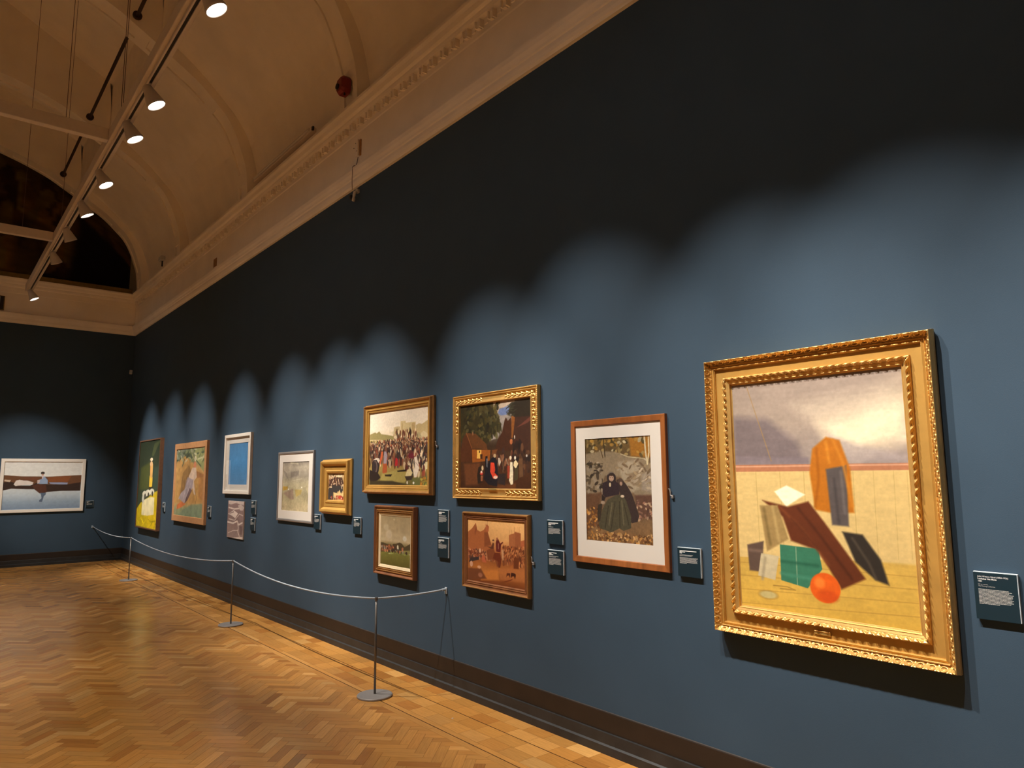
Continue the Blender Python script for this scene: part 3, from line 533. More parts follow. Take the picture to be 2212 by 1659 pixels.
# ------------------------------------------------------------------ object helpers
def link(o,parent=None,m=None):
    COL.objects.link(o)
    if parent is not None: o.parent=parent
    if m is not None: o.data.materials.append(m)
    return o
def obj(name,V,F,m,parent=None,smooth=False):
    me=bpy.data.meshes.new(name); me.from_pydata([tuple(map(float,v)) for v in V],[],[tuple(map(int,f)) for f in F]); me.update()
    if smooth: me.polygons.foreach_set('use_smooth',[True]*len(me.polygons))
    return link(bpy.data.objects.new(name,me),parent,m)
def tag(o,label=None,cat=None,group=None,kind=None):
    if label: o['label']=label
    if cat: o['category']=cat
    if group: o['group']=group
    if kind: o['kind']=kind
    return o
def struct(o): o['kind']='structure'; return o
def thing(name,label,cat,loc,rz=0,group=None):
    o=bpy.data.objects.new(name,None); o.empty_display_size=.05; COL.objects.link(o); o.location=loc; o.rotation_euler=(0,0,rz)
    return tag(o,label,cat,group)
class MB:
    def __init__(s): s.V=[];s.F=[]
    def add(s,V,F):
        n=len(s.V); s.V+=[tuple(v) for v in V]; s.F+=[tuple(i+n for i in f) for f in F]; return s
    def box(s,x0,y0,z0,x1,y1,z1,ch=0.):
        if ch<=0:
            V=[(x,y,z) for x in (x0,x1) for y in (y0,y1) for z in (z0,z1)]
            return s.add(V,[(0,1,3,2),(4,6,7,5),(0,4,5,1),(2,3,7,6),(0,2,6,4),(1,5,7,3)])
        V=[];
        for a in (0,1):
            for b in (0,1):
                for c in (0,1):
                    X,Y,Z=(x0,x1)[a],(y0,y1)[b],(z0,z1)[c]; sx,sy,sz=(1,-1)[a]*ch,(1,-1)[b]*ch,(1,-1)[c]*ch
                    V+=[(X,Y+sy,Z+sz),(X+sx,Y,Z+sz),(X+sx,Y+sy,Z)]
        i=lambda a,b,c,k:(a*4+b*2+c)*3+k
        F=[]
        for a in (0,1): F.append([i(a,0,0,0),i(a,1,0,0),i(a,1,1,0),i(a,0,1,0)][::(-1 if a==0 else 1)])
        for b in (0,1): F.append([i(0,b,0,1),i(1,b,0,1),i(1,b,1,1),i(0,b,1,1)][::(1 if b==0 else -1)])
        for c in (0,1): F.append([i(0,0,c,2),i(1,0,c,2),i(1,1,c,2),i(0,1,c,2)][::(-1 if c==0 else 1)])
        for b in (0,1):
            for c in (0,1): F.append([i(0,b,c,1),i(1,b,c,1),i(1,b,c,2),i(0,b,c,2)])
        for a in (0,1):
            for c in (0,1): F.append([i(a,0,c,0),i(a,1,c,0),i(a,1,c,2),i(a,0,c,2)])
        for a in (0,1):
            for b in (0,1): F.append([i(a,b,0,0),i(a,b,1,0),i(a,b,1,1),i(a,b,0,1)])
        for a in (0,1):
            for b in (0,1):
                for c in (0,1): F.append([i(a,b,c,0),i(a,b,c,1),i(a,b,c,2)])
        return s.add(V,F)
    def lathe(s,prof,n=24,M4=None,cap=True):
        V=[];F=[]
        for r,z in prof:
            for k in range(n):
                a=2*math.pi*k/n; V.append(Vector((r*math.cos(a),r*math.sin(a),z)))
        for j in range(len(prof)-1):
            for k in range(n): F.append((j*n+k,j*n+(k+1)%n,(j+1)*n+(k+1)%n,(j+1)*n+k))
        if cap: F.append(tuple(range(n))[::-1]); F.append(tuple((len(prof)-1)*n+k for k in range(n)))
        if M4 is not None: V=[M4@v for v in V]
        return s.add(V,F)
    def tube(s,pts,r,n=8):
        pts=[Vector(p) for p in pts]; V=[];F=[]
        for j,p in enumerate(pts):
            t=(pts[min(j+1,len(pts)-1)]-pts[max(j-1,0)]).normalized(); u=t.cross(Vector((0,0,1)))
            if u.length<.05: u=t.cross(Vector((1,0,0)))
            u.normalize(); w=t.cross(u)
            for k in range(n):
                a=2*math.pi*k/n; V.append(p+r*(math.cos(a)*u+math.sin(a)*w))
        for j in range(len(pts)-1):
            for k in range(n): F.append((j*n+k,j*n+(k+1)%n,(j+1)*n+(k+1)%n,(j+1)*n+k))
        F.append(tuple(range(n))[::-1]); F.append(tuple((len(pts)-1)*n+k for k in range(n)))
        return s.add(V,F)
    def build(s,name,m,parent=None,smooth=False): return obj(name,s.V,s.F,m,parent,smooth)
def spline(P,n):
    P=np.array(P,float); d=np.r_[0,np.cumsum(np.hypot(*np.diff(P,axis=0).T))]; t=np.linspace(0,d[-1],n); out=[]
    for x in t:
        i=min(max(np.searchsorted(d,x)-1,0),len(P)-2); u=(x-d[i])/(d[i+1]-d[i])
        p0=P[max(i-1,0)];p1=P[i];p2=P[i+1];p3=P[min(i+2,len(P)-1)]
        out.append(.5*((2*p1)+(-p0+p2)*u+(2*p0-5*p1+4*p2-p3)*u*u+(-p0+3*p1-3*p2+p3)*u**3))
    return np.array(out)
def grid(nu,nv): 
    return [(j*nu+i,j*nu+i+1,(j+1)*nu+i+1,(j+1)*nu+i) for j in range(nv-1) for i in range(nu-1)]
# ------------------------------------------------------------------ camera
F_PX,YAW,PITCH,ROLL,DX=1529.02,.692465,.12824,-.00687316,3.17289
fw=Vector((math.sin(YAW)*math.cos(PITCH),math.cos(YAW)*math.cos(PITCH),math.sin(PITCH)))
r=Vector((math.cos(YAW),-math.sin(YAW),0)); u=r.cross(fw)
r2=r*math.cos(ROLL)+u*math.sin(ROLL); u2=u*math.cos(ROLL)-r*math.sin(ROLL)
cam=bpy.data.objects.new('camera',bpy.data.cameras.new('camera')); COL.objects.link(cam)
cam.matrix_world=Matrix(((r2.x,u2.x,-fw.x,-DX),(r2.y,u2.y,-fw.y,0),(r2.z,u2.z,-fw.z,1.6),(0,0,0,1)))
cam.data.sensor_width=36; cam.data.sensor_fit='HORIZONTAL'; cam.data.lens=F_PX/2212*36; cam.data.clip_start=.05; sc.camera=cam
# ------------------------------------------------------------------ room
WX=.012; LX=-7.2; FY=16.0; BY=-4.5; ZC=4.50
struct(MB().box(WX,BY,0,WX+.2,FY+.2,5.30).build('wall_right',M['wall']))
struct(MB().box(LX-.2,FY,0,WX,FY+.2,5.32).build('wall_far',M['wall']))
struct(MB().box(LX-.2,BY,0,LX,FY,5.30).build('wall_left',M['wall']))
struct(MB().box(LX-.2,BY-.2,0,WX+.2,BY,5.6).build('wall_back',M['wall']))
# baseboards: brown board above a stepped black plinth
def base(name,run,parent_mat=None):
    # profile (out from wall, z)
    P=[(0,.235),(.006,.232),(.008,.135),(.006,.130)]
    return P
def extr(prof,a,b,conv):
    n=len(prof); V=[conv(p,a) for p in prof]+[conv(p,b) for p in prof]
    F=[(i,i+1,n+i+1,n+i) for i in range(n-1)]+[tuple(range(n)),tuple(range(n,2*n))[::-1]]
    return V,F
B1=[(0,.232),(.007,.229),(.010,.224),(.010,.118),(0,.118)]
B2=[(0,.118),(.020,.118),(.023,.114),(.023,.055),(.030,.050),(.036,.046),(.036,.0),(0,.0)]
sides={'right':(BY,FY,lambda p,s:(WX+.02-p[0],s,p[1])),'far':(LX,WX,lambda p,s:(s,FY-p[0],p[1])),'left':(BY,FY,lambda p,s:(LX+p[0],s,p[1])),'back':(LX,WX,lambda p,s:(s,BY+p[0],p[1]))}
for nm,(a,b,cv) in sides.items():
    if nm=='right': cv=lambda p,s:(WX-p[0]*.7,s,p[1])
    V,F=extr(B1,a,b,cv); o=struct(obj('baseboard_'+nm,V,F,M['trimdark']))
    V,F=extr(B2,a,b,cv); obj('plinth',V,F,M['plinth'],o)
# floor : parquet blocks
fl=MB(); cols=[]; uvs=[]
def clip(poly,x0,x1,y0,y1):
    for ax,v,sg in ((0,x0,1),(0,x1,-1),(1,y0,1),(1,y1,-1)):
        out=[]
        for i in range(len(poly)):
            p,q=poly[i],poly[(i+1)%len(poly)]; dp=sg*(p[ax]-v); dq=sg*(q[ax]-v)
            if dp>=0: out.append(p)
            if dp*dq<0:
                t=dp/(dp-dq); out.append(tuple(p[k]+t*(q[k]-p[k]) for k in range(4)))
        poly=out
        if len(poly)<3: return None
    return poly
woods=[np.array(c) for c in ((.51,.238,.055),(.475,.214,.048),(.565,.278,.074),(.41,.170,.036),(.53,.252,.061),(.485,.233,.057),(.61,.325,.098))]
wp=[.22,.2,.16,.1,.17,.1,.05]
def block(pts,bounds=None):
    # pts: 4x (x,y,u,v)
    poly=[tuple(p) for p in pts]
    if bounds: poly=clip(poly,*bounds)
    if not poly: return
    c=np.array([p[:2] for p in poly]).mean(0); 
    w=woods[R_.choice(7,p=wp)]*(1+.09*R_.randn()); ou,ov=R_.rand()*40,R_.rand()*40
    n=len(fl.V); fl.V+=[(p[0],p[1],0.) for p in poly]; fl.F.append(tuple(range(n,n+len(poly))))
    for p in poly: cols.append((*np.clip(w,0,1),1)); uvs.append((p[2]+ou,p[3]+ov))
def rect(x0,y0,x1,y1,along='y',g=.0006):
    x0+=g;y0+=g;x1-=g;y1-=g
    if along=='y': block([(x0,y0,y0,x0),(x1,y0,y0,x1),(x1,y1,y1,x1),(x0,y1,y1,x0)])
    else: block([(x0,y0,x0,y0),(x1,y0,x1,y0),(x1,y1,x1,y1),(x0,y1,x0,y1)])
def strip_y(x0,x1,ya,yb,L,off,along='y'):
    y=ya-off
    while y<yb:
        a,b=max(y,ya),min(y+L,yb)
        if b-a>.02: rect(x0,a,x1,b,along)
        y+=L
def strip_x(y0,y1,xa,xb,L,off,along='x'):
    x=xa-off
    while x<xb:
        a,b=max(x,xa),min(x+L,xb)
        if b-a>.02: rect(a,y0,b,y1,along)
        x+=L
rows=[(0,.110,.195,.0),(.110,.220,.195,.08),(.226,.340,.195,.03),(.340,.455,.195,.13),(.455,.497,.6,.2),(.503,.556,.6,.45)]
fx=WX-.02
for a,b,L,o in rows:
    strip_y(fx-b,fx-a,BY+b,FY-b,L,o); strip_x(FY-b,FY-a,LX+a,fx-a,L,o); strip_y(LX+a,LX+b,BY+b,FY-b,L,o)
W_=.062; n_=4; c45=math.cos(math.pi/4); hb=(LX+.556,fx-.556,BY+.3,FY-.556)
g=.0005
for m in range(-60,60):
    for k in range(-420,420):
        for kind in (0,1):
            if kind==0: a0,b0,a1,b1=0,0,n_,1
            else: a0,b0,a1,b1=0,1,1,1+n_
            da,db=k+m*n_,k-m*n_
            qa=[((a0+da)*W_+g,(b0+db)*W_+g),((a1+da)*W_-g,(b0+db)*W_+g),((a1+da)*W_-g,(b1+db)*W_-g),((a0+da)*W_+g,(b1+db)*W_-g)]
            # rotate so that (1,1) runs along +Y
            P4=[]
            for (A_,B_) in qa:
                x=(A_-B_)*c45-3.6; y=(A_+B_)*c45+5.7
                P4.append((x,y,A_ if kind==0 else B_,B_ if kind==0 else A_))
            xs=[p[0] for p in P4]; ys=[p[1] for p in P4]
            if max(xs)<hb[0] or min(xs)>hb[1] or max(ys)<hb[2] or min(ys)>hb[3]: continue
            block(P4,hb)
def floormat():
    m=bpy.data.materials.new('oak_parquet'); m.use_nodes=True; nt=m.node_tree; b=nt.nodes['Principled BSDF']
    a=nt.nodes.new('ShaderNodeAttribute'); a.attribute_name='pigment'; uv=nt.nodes.new('ShaderNodeUVMap'); uv.uv_map='UVMap'
    mp=nt.nodes.new('ShaderNodeMapping'); mp.inputs['Scale'].default_value=(8,110,1); nt.links.new(uv.outputs[0],mp.inputs[0])
    n=nt.nodes.new('ShaderNodeTexNoise'); n.inputs['Scale'].default_value=1; n.inputs['Detail'].default_value=5; nt.links.new(mp.outputs[0],n.inputs['Vector'])
    r=nt.nodes.new('ShaderNodeMapRange'); r.inputs['From Min'].default_value=.3; r.inputs['From Max'].default_value=.7; r.inputs['To Min'].default_value=.86; r.inputs['To Max'].default_value=1.12
    nt.links.new(n.outputs['Fac'],r.inputs['Value']); s=nt.nodes.new('ShaderNodeVectorMath'); s.operation='SCALE'
    nt.links.new(a.outputs['Color'],s.inputs[0]); nt.links.new(r.outputs[0],s.inputs['Scale']); nt.links.new(s.outputs[0],b.inputs['Base Color'])
    tc=nt.nodes.new('ShaderNodeTexCoord'); n3=nt.nodes.new('ShaderNodeTexNoise'); n3.inputs['Scale'].default_value=2.2; n3.inputs['Detail'].default_value=4; nt.links.new(tc.outputs['Object'],n3.inputs['Vector'])
    r3=nt.nodes.new('ShaderNodeMapRange'); r3.inputs['To Min'].default_value=.17; r3.inputs['To Max'].default_value=.29; nt.links.new(n3.outputs['Fac'],r3.inputs['Value']); nt.links.new(r3.outputs[0],b.inputs['Roughness'])
    n4=nt.nodes.new('ShaderNodeTexNoise'); n4.inputs['Scale'].default_value=9; n4.inputs['Detail'].default_value=3; nt.links.new(tc.outputs['Object'],n4.inputs['Vector'])
    bp=nt.nodes.new('ShaderNodeBump'); bp.inputs['Strength'].default_value=.07; bp.inputs['Distance'].default_value=.004; nt.links.new(n4.outputs['Fac'],bp.inputs['Height']); nt.links.new(bp.outputs[0],b.inputs['Normal'])
    b.inputs['Specular IOR Level'].default_value=.5
    return m
me=bpy.data.meshes.new('floor')
nb=len(fl.V)
fl.V+=[(LX,BY,-.0015),(WX,BY,-.0015),(WX,FY,-.0015),(LX,FY,-.0015)]; fl.F.append((nb,nb+1,nb+2,nb+3))
me.from_pydata(fl.V,[],fl.F); me.update()
for i in range(4): cols.append((.12,.05,.018,1)); uvs.append((0,0))
at=me.color_attributes.new('pigment','FLOAT_COLOR','POINT'); at.data.foreach_set('color',np.array(cols,np.float32).ravel())
ul=me.uv_layers.new(name='UVMap'); vi=np.zeros(len(me.loops),int); me.loops.foreach_get('vertex_index',vi); ul.data.foreach_set('uv',np.array(uvs,np.float32)[vi].ravel())
struct(link(bpy.data.objects.new('floor',me),None,floormat()))
# cornice
CP=[(0,4.500),(.026,4.502),(.030,4.512),(.040,4.520),(.046,4.545),(.046,4.575),(.056,4.582),(.060,4.60),(.072,4.625),(.078,4.66),(.078,4.682),(.066,4.690),(.030,4.70),(.024,4.712),(.024,5.06),(.030,5.07),(.030,5.175),(.070,5.19),(.075,5.215),(.075,5.232),(.088,5.238),(.098,5.25),(.110,5.29),(.128,5.318),(.128,5.345),(.10,5.352),(0,5.36)]
def cornice(name,a,b,cv): 
    V,F=extr(CP,a,b,cv); return struct(obj(name,V,F,M['plaster']))
t1=cornice('trim_1',BY,FY,lambda p,s:(WX-p[0],s,p[1]))
t2=cornice('trim_2',LX,WX,lambda p,s:(s,FY-p[0],p[1]))
cornice('trim_3',BY,FY,lambda p,s:(LX+p[0],s,p[1]))
d=MB(); y=-.5
while y<FY-.15:   # carved leaf band under the crown
    x=WX-.030
    for k,(w,dp) in enumerate(((.012,.044),(.026,.030),(.012,.044))):
        y0=y+k*.028; d.box(x-dp,y0,5.105+k*.004,x+.002,y0+w,5.172)
    d.box(x-.012,y+.105,5.12,x+.002,y+.145,5.172); y+=.165
tag(d.build('leaf_band',M['plaster'],t1),'carved leaf band under the crown of the cornice')
# vault, upstand and pitched lantern
SOF=[(.0,5.30),(-.005,5.5),(-.03,5.78),(-.09,5.99),(-.18,6.23),(-.30,6.45),(-.45,6.61),(-.69,6.83),(-.95,7.0),(-1.22,7.17),(-1.47,7.32),(-1.74,7.47),(-2.23,7.66),(-2.71,7.78),(-3.6,7.86)]
VAU=[(.14,5.30),(.12,5.62),(.07,5.88),(-.03,6.2),(-.2,6.48),(-.36,6.65),(-.6,6.88),(-.87,7.10),(-1.15,7.28)]
S1=spline(SOF,60); V1=spline(VAU,30)
full=np.vstack([V1,[(-1.2,7.31),(-1.2,8.08),(-1.26,8.14),(-3.594,9.42)]])
mir=lambda P:np.vstack([P,[(LX+WX-x,z) for x,z in P[::-1]][1 if abs(P[-1][0]-(LX+WX)/2)<.02 else 0:]])
CF=mir(full); SF=mir(S1)
V=[(x,BY-.2,z) for x,z in CF]+[(x,FY+.3,z) for x,z in CF]; n=len(CF)
ceil=struct(obj('ceiling',V,[(i,n+i,n+i+1,i+1) for i in range(n-1)],M['plaster'],smooth=False))
def zc(x): return np.interp(-x,[-p[0] for p in CF],[p[1] for p in CF])
def rib(Y0,w=.38):
    mb=MB(); S=SF; n=len(S); 
    T=np.array([(x,z) for x,z in mir(np.vstack([V1[::1],[(-1.2,7.31),(-1.2,8.08),(-3.594,9.42)]]))])
    # near and far cheeks: polygon strips from soffit up to roof
    dS=np.r_[0,np.cumsum(np.hypot(*np.diff(S,axis=0).T))]; dS/=dS[-1]; dT=np.r_[0,np.cumsum(np.hypot(*np.diff(T,axis=0).T))]; dT/=dT[-1]
    up=[]
    for (x,z),t in zip(S,dS):
        up.append((x,max(zc(x),z+.02)+.02) if x<-.5 and x>LX+.55 else (np.interp(t,dT,T[:,0]),np.interp(t,dT,T[:,1])))
    for k,(x,z) in enumerate(S):   # near the springing push straight out
        if x>=-.5: up[k]=(x+.17*min(1,(x+1.1)/.9),z+.10*max(0,-x)+.02) if x>-.5 else up[k]
        if x<=LX+.5+WX: up[k]=(x-.17,z+.10*max(0,x-LX)+.02)
    for Y in (Y0,Y0+w):
        V=[(x,Y,z) for x,z in S]+[(x,Y,z) for x,z in up]; mb.add(V,[(i,i+1,n+i+1,n+i) if Y==Y0 else (i,n+i,n+i+1,i+1) for i in range(n-1)])
    V=[(x,Y0,z) for x,z in S]+[(x,Y0+w,z) for x,z in S]; mb.add(V,[(i,n+i,n+i+1,i+1) for i in range(n-1)])
    # raised borders and cross bars on the soffit
    tg=np.gradient(S,axis=0); nr=np.stack([tg[:,1],-tg[:,0]],1); nr/=np.linalg.norm(nr,axis=1)[:,None]; nr[nr[:,1]>0]*=-1
    c=np.array([(LX+WX)/2,5.5]); flip=((c-S)*nr).sum(1)<0; nr[flip]*=-1
    I=S+nr*.022
    def bar(ya,yb,i0,i1):
        V=[];m_=i1-i0
        for y in (ya,yb):
            V+=[(S[i][0],y,S[i][1]) for i in range(i0,i1)]+[(I[i][0],y,I[i][1]) for i in range(i0,i1)]
        F=[]
        for i in range(m_-1): F+=[(m_+i,m_+i+1,3*m_+i+1,3*m_+i),(i,i+1,m_+i+1,m_+i),(2*m_+i,3*m_+i,3*m_+i+1,2*m_+i+1)]
        F+=[(0,m_,3*m_,2*m_),(m_-1,3*m_-1,4*m_-1,2*m_-1)]
        mb.add(V,F)
    bar(Y0+.0,Y0+.09,0,n); bar(Y0+w-.09,Y0+w,0,n)
    for i0 in range(4,n-3,13): bar(Y0+.09,Y0+w-.09,i0,i0+3)
    return mb.build('rib',M['plaster'],ceil)
for Y0 in (-.2,3.05,6.25,9.45,12.75,15.58): rib(Y0)
struct(MB().box(LX-.4,FY+.3,5.3,WX+.4,FY+.45,9.8).build('wall_gable_far',M['plaster']))
struct(MB().box(LX-.4,BY-.4,5.3,WX+.4,BY-.2,9.8).build('wall_gable_back',M['plaster']))
# ------------------------------------------------------------------ pictures
def canvas(name,spec,w,h,m,parent,x0,z0,depth,nx):
    ny=max(8,int(round(nx*h/w))); im=paint(spec,nx,ny,w/h)/255.
    im=np.where(im<=.04045,im/12.92,((im+.055)/1.055)**2.4)
    X=np.linspace(x0,x0+w,nx); Z=np.linspace(z0+h,z0,ny)
    co=np.zeros((ny,nx,3),np.float32); co[...,0]=X[None]; co[...,2]=Z[:,None]; co[...,1]=-depth
    return colgrid(name,co,im,m,parent)
def colgrid(name,co,im,m,parent):
    ny,nx=co.shape[:2]; me=bpy.data.meshes.new(name)
    I=np.arange((ny-1)*(nx-1)); j=I//(nx-1); i=I%(nx-1); a=j*nx+i
    q=np.stack([a+nx,a+nx+1,a+1,a],1).astype(np.int32)
    me.vertices.add(nx*ny); me.vertices.foreach_set('co',co.reshape(-1).astype(np.float32))
    me.loops.add(q.size); me.loops.foreach_set('vertex_index',q.ravel()); me.polygons.add(len(q))
    me.polygons.foreach_set('loop_start',np.arange(0,q.size,4,dtype=np.int32)); me.polygons.foreach_set('loop_total',np.full(len(q),4,np.int32)); me.update(calc_edges=True); me.validate()
    at=me.color_attributes.new('pigment','FLOAT_COLOR','POINT'); c4=np.ones((ny,nx,4),np.float32); c4[...,:3]=im; at.data.foreach_set('color',c4.ravel())
    return link(bpy.data.objects.new(name,me),parent,m)
def frame_part(name,W,H,w,prof,m,parent,ds=None,fn=None,smooth=True):
    """prof: (inset fraction of w, depth).  Local frame: x right, z up from bottom, y = -depth; outer rect 0..W x 0..H centred on x"""
    P=np.array(prof,float)
    if fn is not None:
        d=np.r_[0,np.cumsum(np.hypot(P[:,0][1:]*w-P[:,0][:-1]*w,np.diff(P[:,1])))]; t=np.unique(np.r_[d,np.arange(0,d[-1],.0022)])
        P=np.stack([np.interp(t,d,P[:,0]),np.interp(t,d,P[:,1])],1)
    Vs=[];Fs=[];base=0
    for side in range(4):
        L=W if side%2==0 else H
        ns=2 if ds is None else max(8,int(L/ds)); tau=np.linspace(0,1,ns)
        ins=P[:,0]*w; along=ins[None,:]+(L-2*ins[None,:])*tau[:,None]; dep=np.repeat(P[None,:,1],ns,0).copy()
        if fn is not None: dep=dep+fn(along-L/2,np.repeat(P[None,:,0],ns,0),side,L)
        inn=np.repeat(ins[None,:],ns,0)
        if side==0: x=along-W/2; z=inn
        elif side==1: x=W/2-inn; z=along
        elif side==2: x=W/2-along; z=H-inn
        else: x=-W/2+inn; z=H-along
        Vs.append(np.stack([x,-dep,z],-1).reshape(-1,3)); npf=P.shape[0]
        Fs+=[(base+j*npf+i,base+(j+1)*npf+i,base+(j+1)*npf+i+1,base+j*npf+i+1) for j in range(ns-1) for i in range(npf-1)]
        base+=ns*npf
    V=np.concatenate(Vs); me=bpy.data.meshes.new(name); me.from_pydata(V.tolist(),[],Fs); me.update()
    if smooth and fn is not None: me.polygons.foreach_set('use_smooth',[True]*len(me.polygons))
    return link(bpy.data.objects.new(name,me),parent,m)
def board(name,W,H,x0,x1,z0,z1,depth,m,parent,th=.004):
    """flat rectangular board with a window: outer 0..W x 0..H centred; window x0..x1,z0..z1"""
    o=[(-W/2,0),(W/2,0),(W/2,H),(-W/2,H)]; i=[(x0,z0),(x1,z0),(x1,z1),(x0,z1)]
    V=[(x,-depth,z) for x,z in o]+[(x,-depth,z) for x,z in i]+[(x,-depth+th,z) for x,z in i]
    F=[(k,(k+1)%4,4+(k+1)%4,4+k) for k in range(4)]+[(4+k,4+(k+1)%4,8+(k+1)%4,8+k) for k in range(4)]
    return obj(name,V,F,m,parent)
def clipw(parent,x,z):
    mb=MB(); mb.tube([(x-.005,-.006,z+.02),(x+.012,-.012,z+.02),(x+.016,-.012,z+.005),(x+.016,-.012,z-.012),(x+.028,-.01,z-.02)],.004); mb.box(x+.02,-.012,z-.03,x+.034,0,z-.012)
    return tag(mb.build('security_clip',M['silver'],parent),'small metal security clip')
def wallpic(name,label,cat,Yl,Yr,zb,zt,group=None):
    return thing(name,label,cat,(WX,(Yl+Yr)/2,zb),-math.pi/2,group),Yl-Yr,zt-zb
def bead(s,period,frac,nb):
    ph=(s/period)%1.; rod=(ph<frac); q=((ph-frac)/(1-frac)*nb)%1.
    return np.where(rod,np.clip(np.minimum(ph,frac-ph)/frac*14,0,1),np.sqrt(np.clip(1-(2*q-1)**2,0,1)))
# 1 the big gilt frame
t,W,H=wallpic('framed_painting','large painting of coloured cloths on a pale deck in a wide carved gilt frame','painting',2.190,1.094,.821,2.185)
w=.138
def f_out(s,p,side,L):
    m=np.clip((p-.05)/.03,0,1)*np.clip((.20-p)/.02,0,1); k=(s/.043)%1.-.5; q=(p-.12)/.08
    egg=np.exp(-((np.hypot(k*2.1,q*.9)-.62)/.16)**2)*.0075+np.exp(-(np.hypot(k*2.6,q+.1)/.28)**2)*.006+np.exp(-((np.abs(k)-.5)/.06)**2)*.005
    b=np.clip((p-.218)/.006,0,1)*np.clip((.252-p)/.006,0,1)
    o=np.clip((.03-p)/.03,0,1)*.0
    return m*(egg*1.5-.004)+b*(bead(s,.118,.5,3)-1)*.006
oo=frame_part('outer_molding',W,H,w,[(.045,.0004),(.03,.012),(.0,.02),(.0,.034),(.025,.05),(.035,.062),(.05,.066),(.07,.065),(.10,.056),(.14,.046),(.19,.039),(.215,.037),(.222,.040),(.235,.045),(.248,.040),(.255,.037)],M['gilt'],t,.0035,f_out)
tag(oo,'carved outer moulding with leaf and bead ornament')
frame_part('frieze',W,H,w,[(.255,.037),(.27,.036),(.33,.041),(.34,.041),(.345,.036),(.362,.035),(.368,.027),(.69,.026),(.70,.026)],M['gilt_flat'],t)
def f_in(s,p,side,L):
    m=np.clip((p-.70)/.02,0,1)*np.clip((.83-p)/.02,0,1); q=(p-.765)/.07
    d=np.abs(s)-L/2 if False else s; sg=np.sign(s); ph=(np.abs(s)/.036+sg*0+q*.42)%1.-.5
    return m*(np.exp(-(ph/.16)**2)*.013-.007+np.exp(-(((np.abs(s)/.036-q*.5)%1.-.5)/.08)**2)*.004*(q>0))
tag(frame_part('inner_molding',W,H,w,[(.695,.026),(.70,.034),(.715,.044),(.75,.053),(.79,.049),(.82,.040),(.835,.036),(.85,.036),(.93,.031),(.945,.033),(.955,.031),(.96,.022),(1.0,.020),(1.02,.018)],M['gilt'],t,.0030,f_in),'carved leaf moulding around the canvas')
for sx in (-1,1):   # joints in the frieze
    obj('joint',[(sx*(W/2-.70*w),-.0266,.37*w),(sx*(W/2-.70*w)+.0015,-.0266,.37*w),(sx*(W/2-.70*w)+.0015,-.0266,.69*w),(sx*(W/2-.70*w),-.0266,.69*w)],[(0,1,2,3)],M['gilt_dark'],t)
canvas('canvas',ART['deck'],W-2*w+.006,H-2*w+.006,M['oil'],t,-(W-2*w)/2-.003,w-.003,.0195,330)
mb=MB().box(-.037,-.034,.062,.037,-.0265,.078,.0015); np_=mb.build('nameplate',M['brass'],t)
MB().box(-.037,-.037,.0755,.037,-.0335,.079,.001).build('ridge',M['gilt'],np_)
# 2 oak frame with mount
t,W,H=wallpic('framed_watercolour','two hooded women seated on a rock, in a white mount and plain oak frame','painting',3.232,2.485,1.069,1.936)
w=.037
frame_part('frame',W,H,w,[(.0,.0),(.0,.021),(.08,.024),(.9,.021),(.97,.017),(1.,.012)],M['oak'],t)
iW,iH=W-2*w,H-2*w
def sub(x0,x1,z0,z1): return x0,x1,z0,z1
yc=(3.232+2.485)/2
bx0,bx1=yc-3.117,yc-2.601; bz0,bz1=1.205-1.069,1.820-1.069
board('mount',W-.04,H,bx0,bx1,bz0,bz1,.0125,M['mount'],t)
canvas('watercolour',ART['women'],bx1-bx0+.006,bz1-bz0+.006,M['paper'],t,bx0-.003,bz0-.003,.0085,230)
obj('glass',[(-iW/2,-.0165,w),(iW/2,-.0165,w),(iW/2,-.0165,H-w),(-iW/2,-.0165,H-w)],[(0,1,2,3)],M['glass'],t)
clipw(t,W/2-.002,.43)
# 3 ornate gilt village scene
t,W,H=wallpic('framed_painting','dark village street with a crowd, in a bright gilt frame with scrolled corners','painting',4.520,3.531,1.429,2.207)
w=.079
def f_orn(s,p,side,L):
    a=np.abs(s); reach=.37 if side%2==0 else .31; on=np.clip((a-(L/2-reach))/.03,0,1)
    if side%2==1: on=np.maximum(on,0)
    m=np.clip((p-.38)/.05,0,1)*np.clip((.86-p)/.05,0,1)*on; q=(p-.62)/.25
    k=(a/.052)%1.-.5; k2=(a/.052+.5)%1.-.5
    r1=np.hypot(k*2,(q-.2)*1.2); r2=np.hypot(k2*2,(q+.35)*1.2)
    f=np.exp(-((r1-.55)/.15)**2)+np.exp(-((r2-.5)/.15)**2)+.7*np.exp(-(r1/.22)**2)
    rope=np.clip((p-.02)/.02,0,1)*np.clip((.13-p)/.02,0,1)*np.sin(2*np.pi*(s/.013+p*6))*.0016
    return m*(f*.0085-.002)+rope
tag(frame_part('frame',W,H,w,[(.05,.0),(.0,.008),(.0,.030),(.03,.037),(.07,.039),(.12,.036),(.15,.031),(.22,.031),(.25,.035),(.28,.035),(.33,.028),(.45,.025),(.65,.027),(.85,.033),(.90,.035),(.95,.033),(.97,.029)],M['gilt'],t,.0030,f_orn),'bright gilt frame with scrollwork at the corners')
frame_part('sight_edge',W,H,w,[(.97,.029),(1.0,.020),(1.02,.018)],M['gilt_dark'],t)
canvas('canvas',ART['village'],W-2*w+.004,H-2*w+.004,M['oil'],t,-(W-2*w)/2-.002,w-.002,.019,260)
MB().box(-.047,-.040,.066,.047,-.030,.080,.0015).build('nameplate',M['brass'],t)
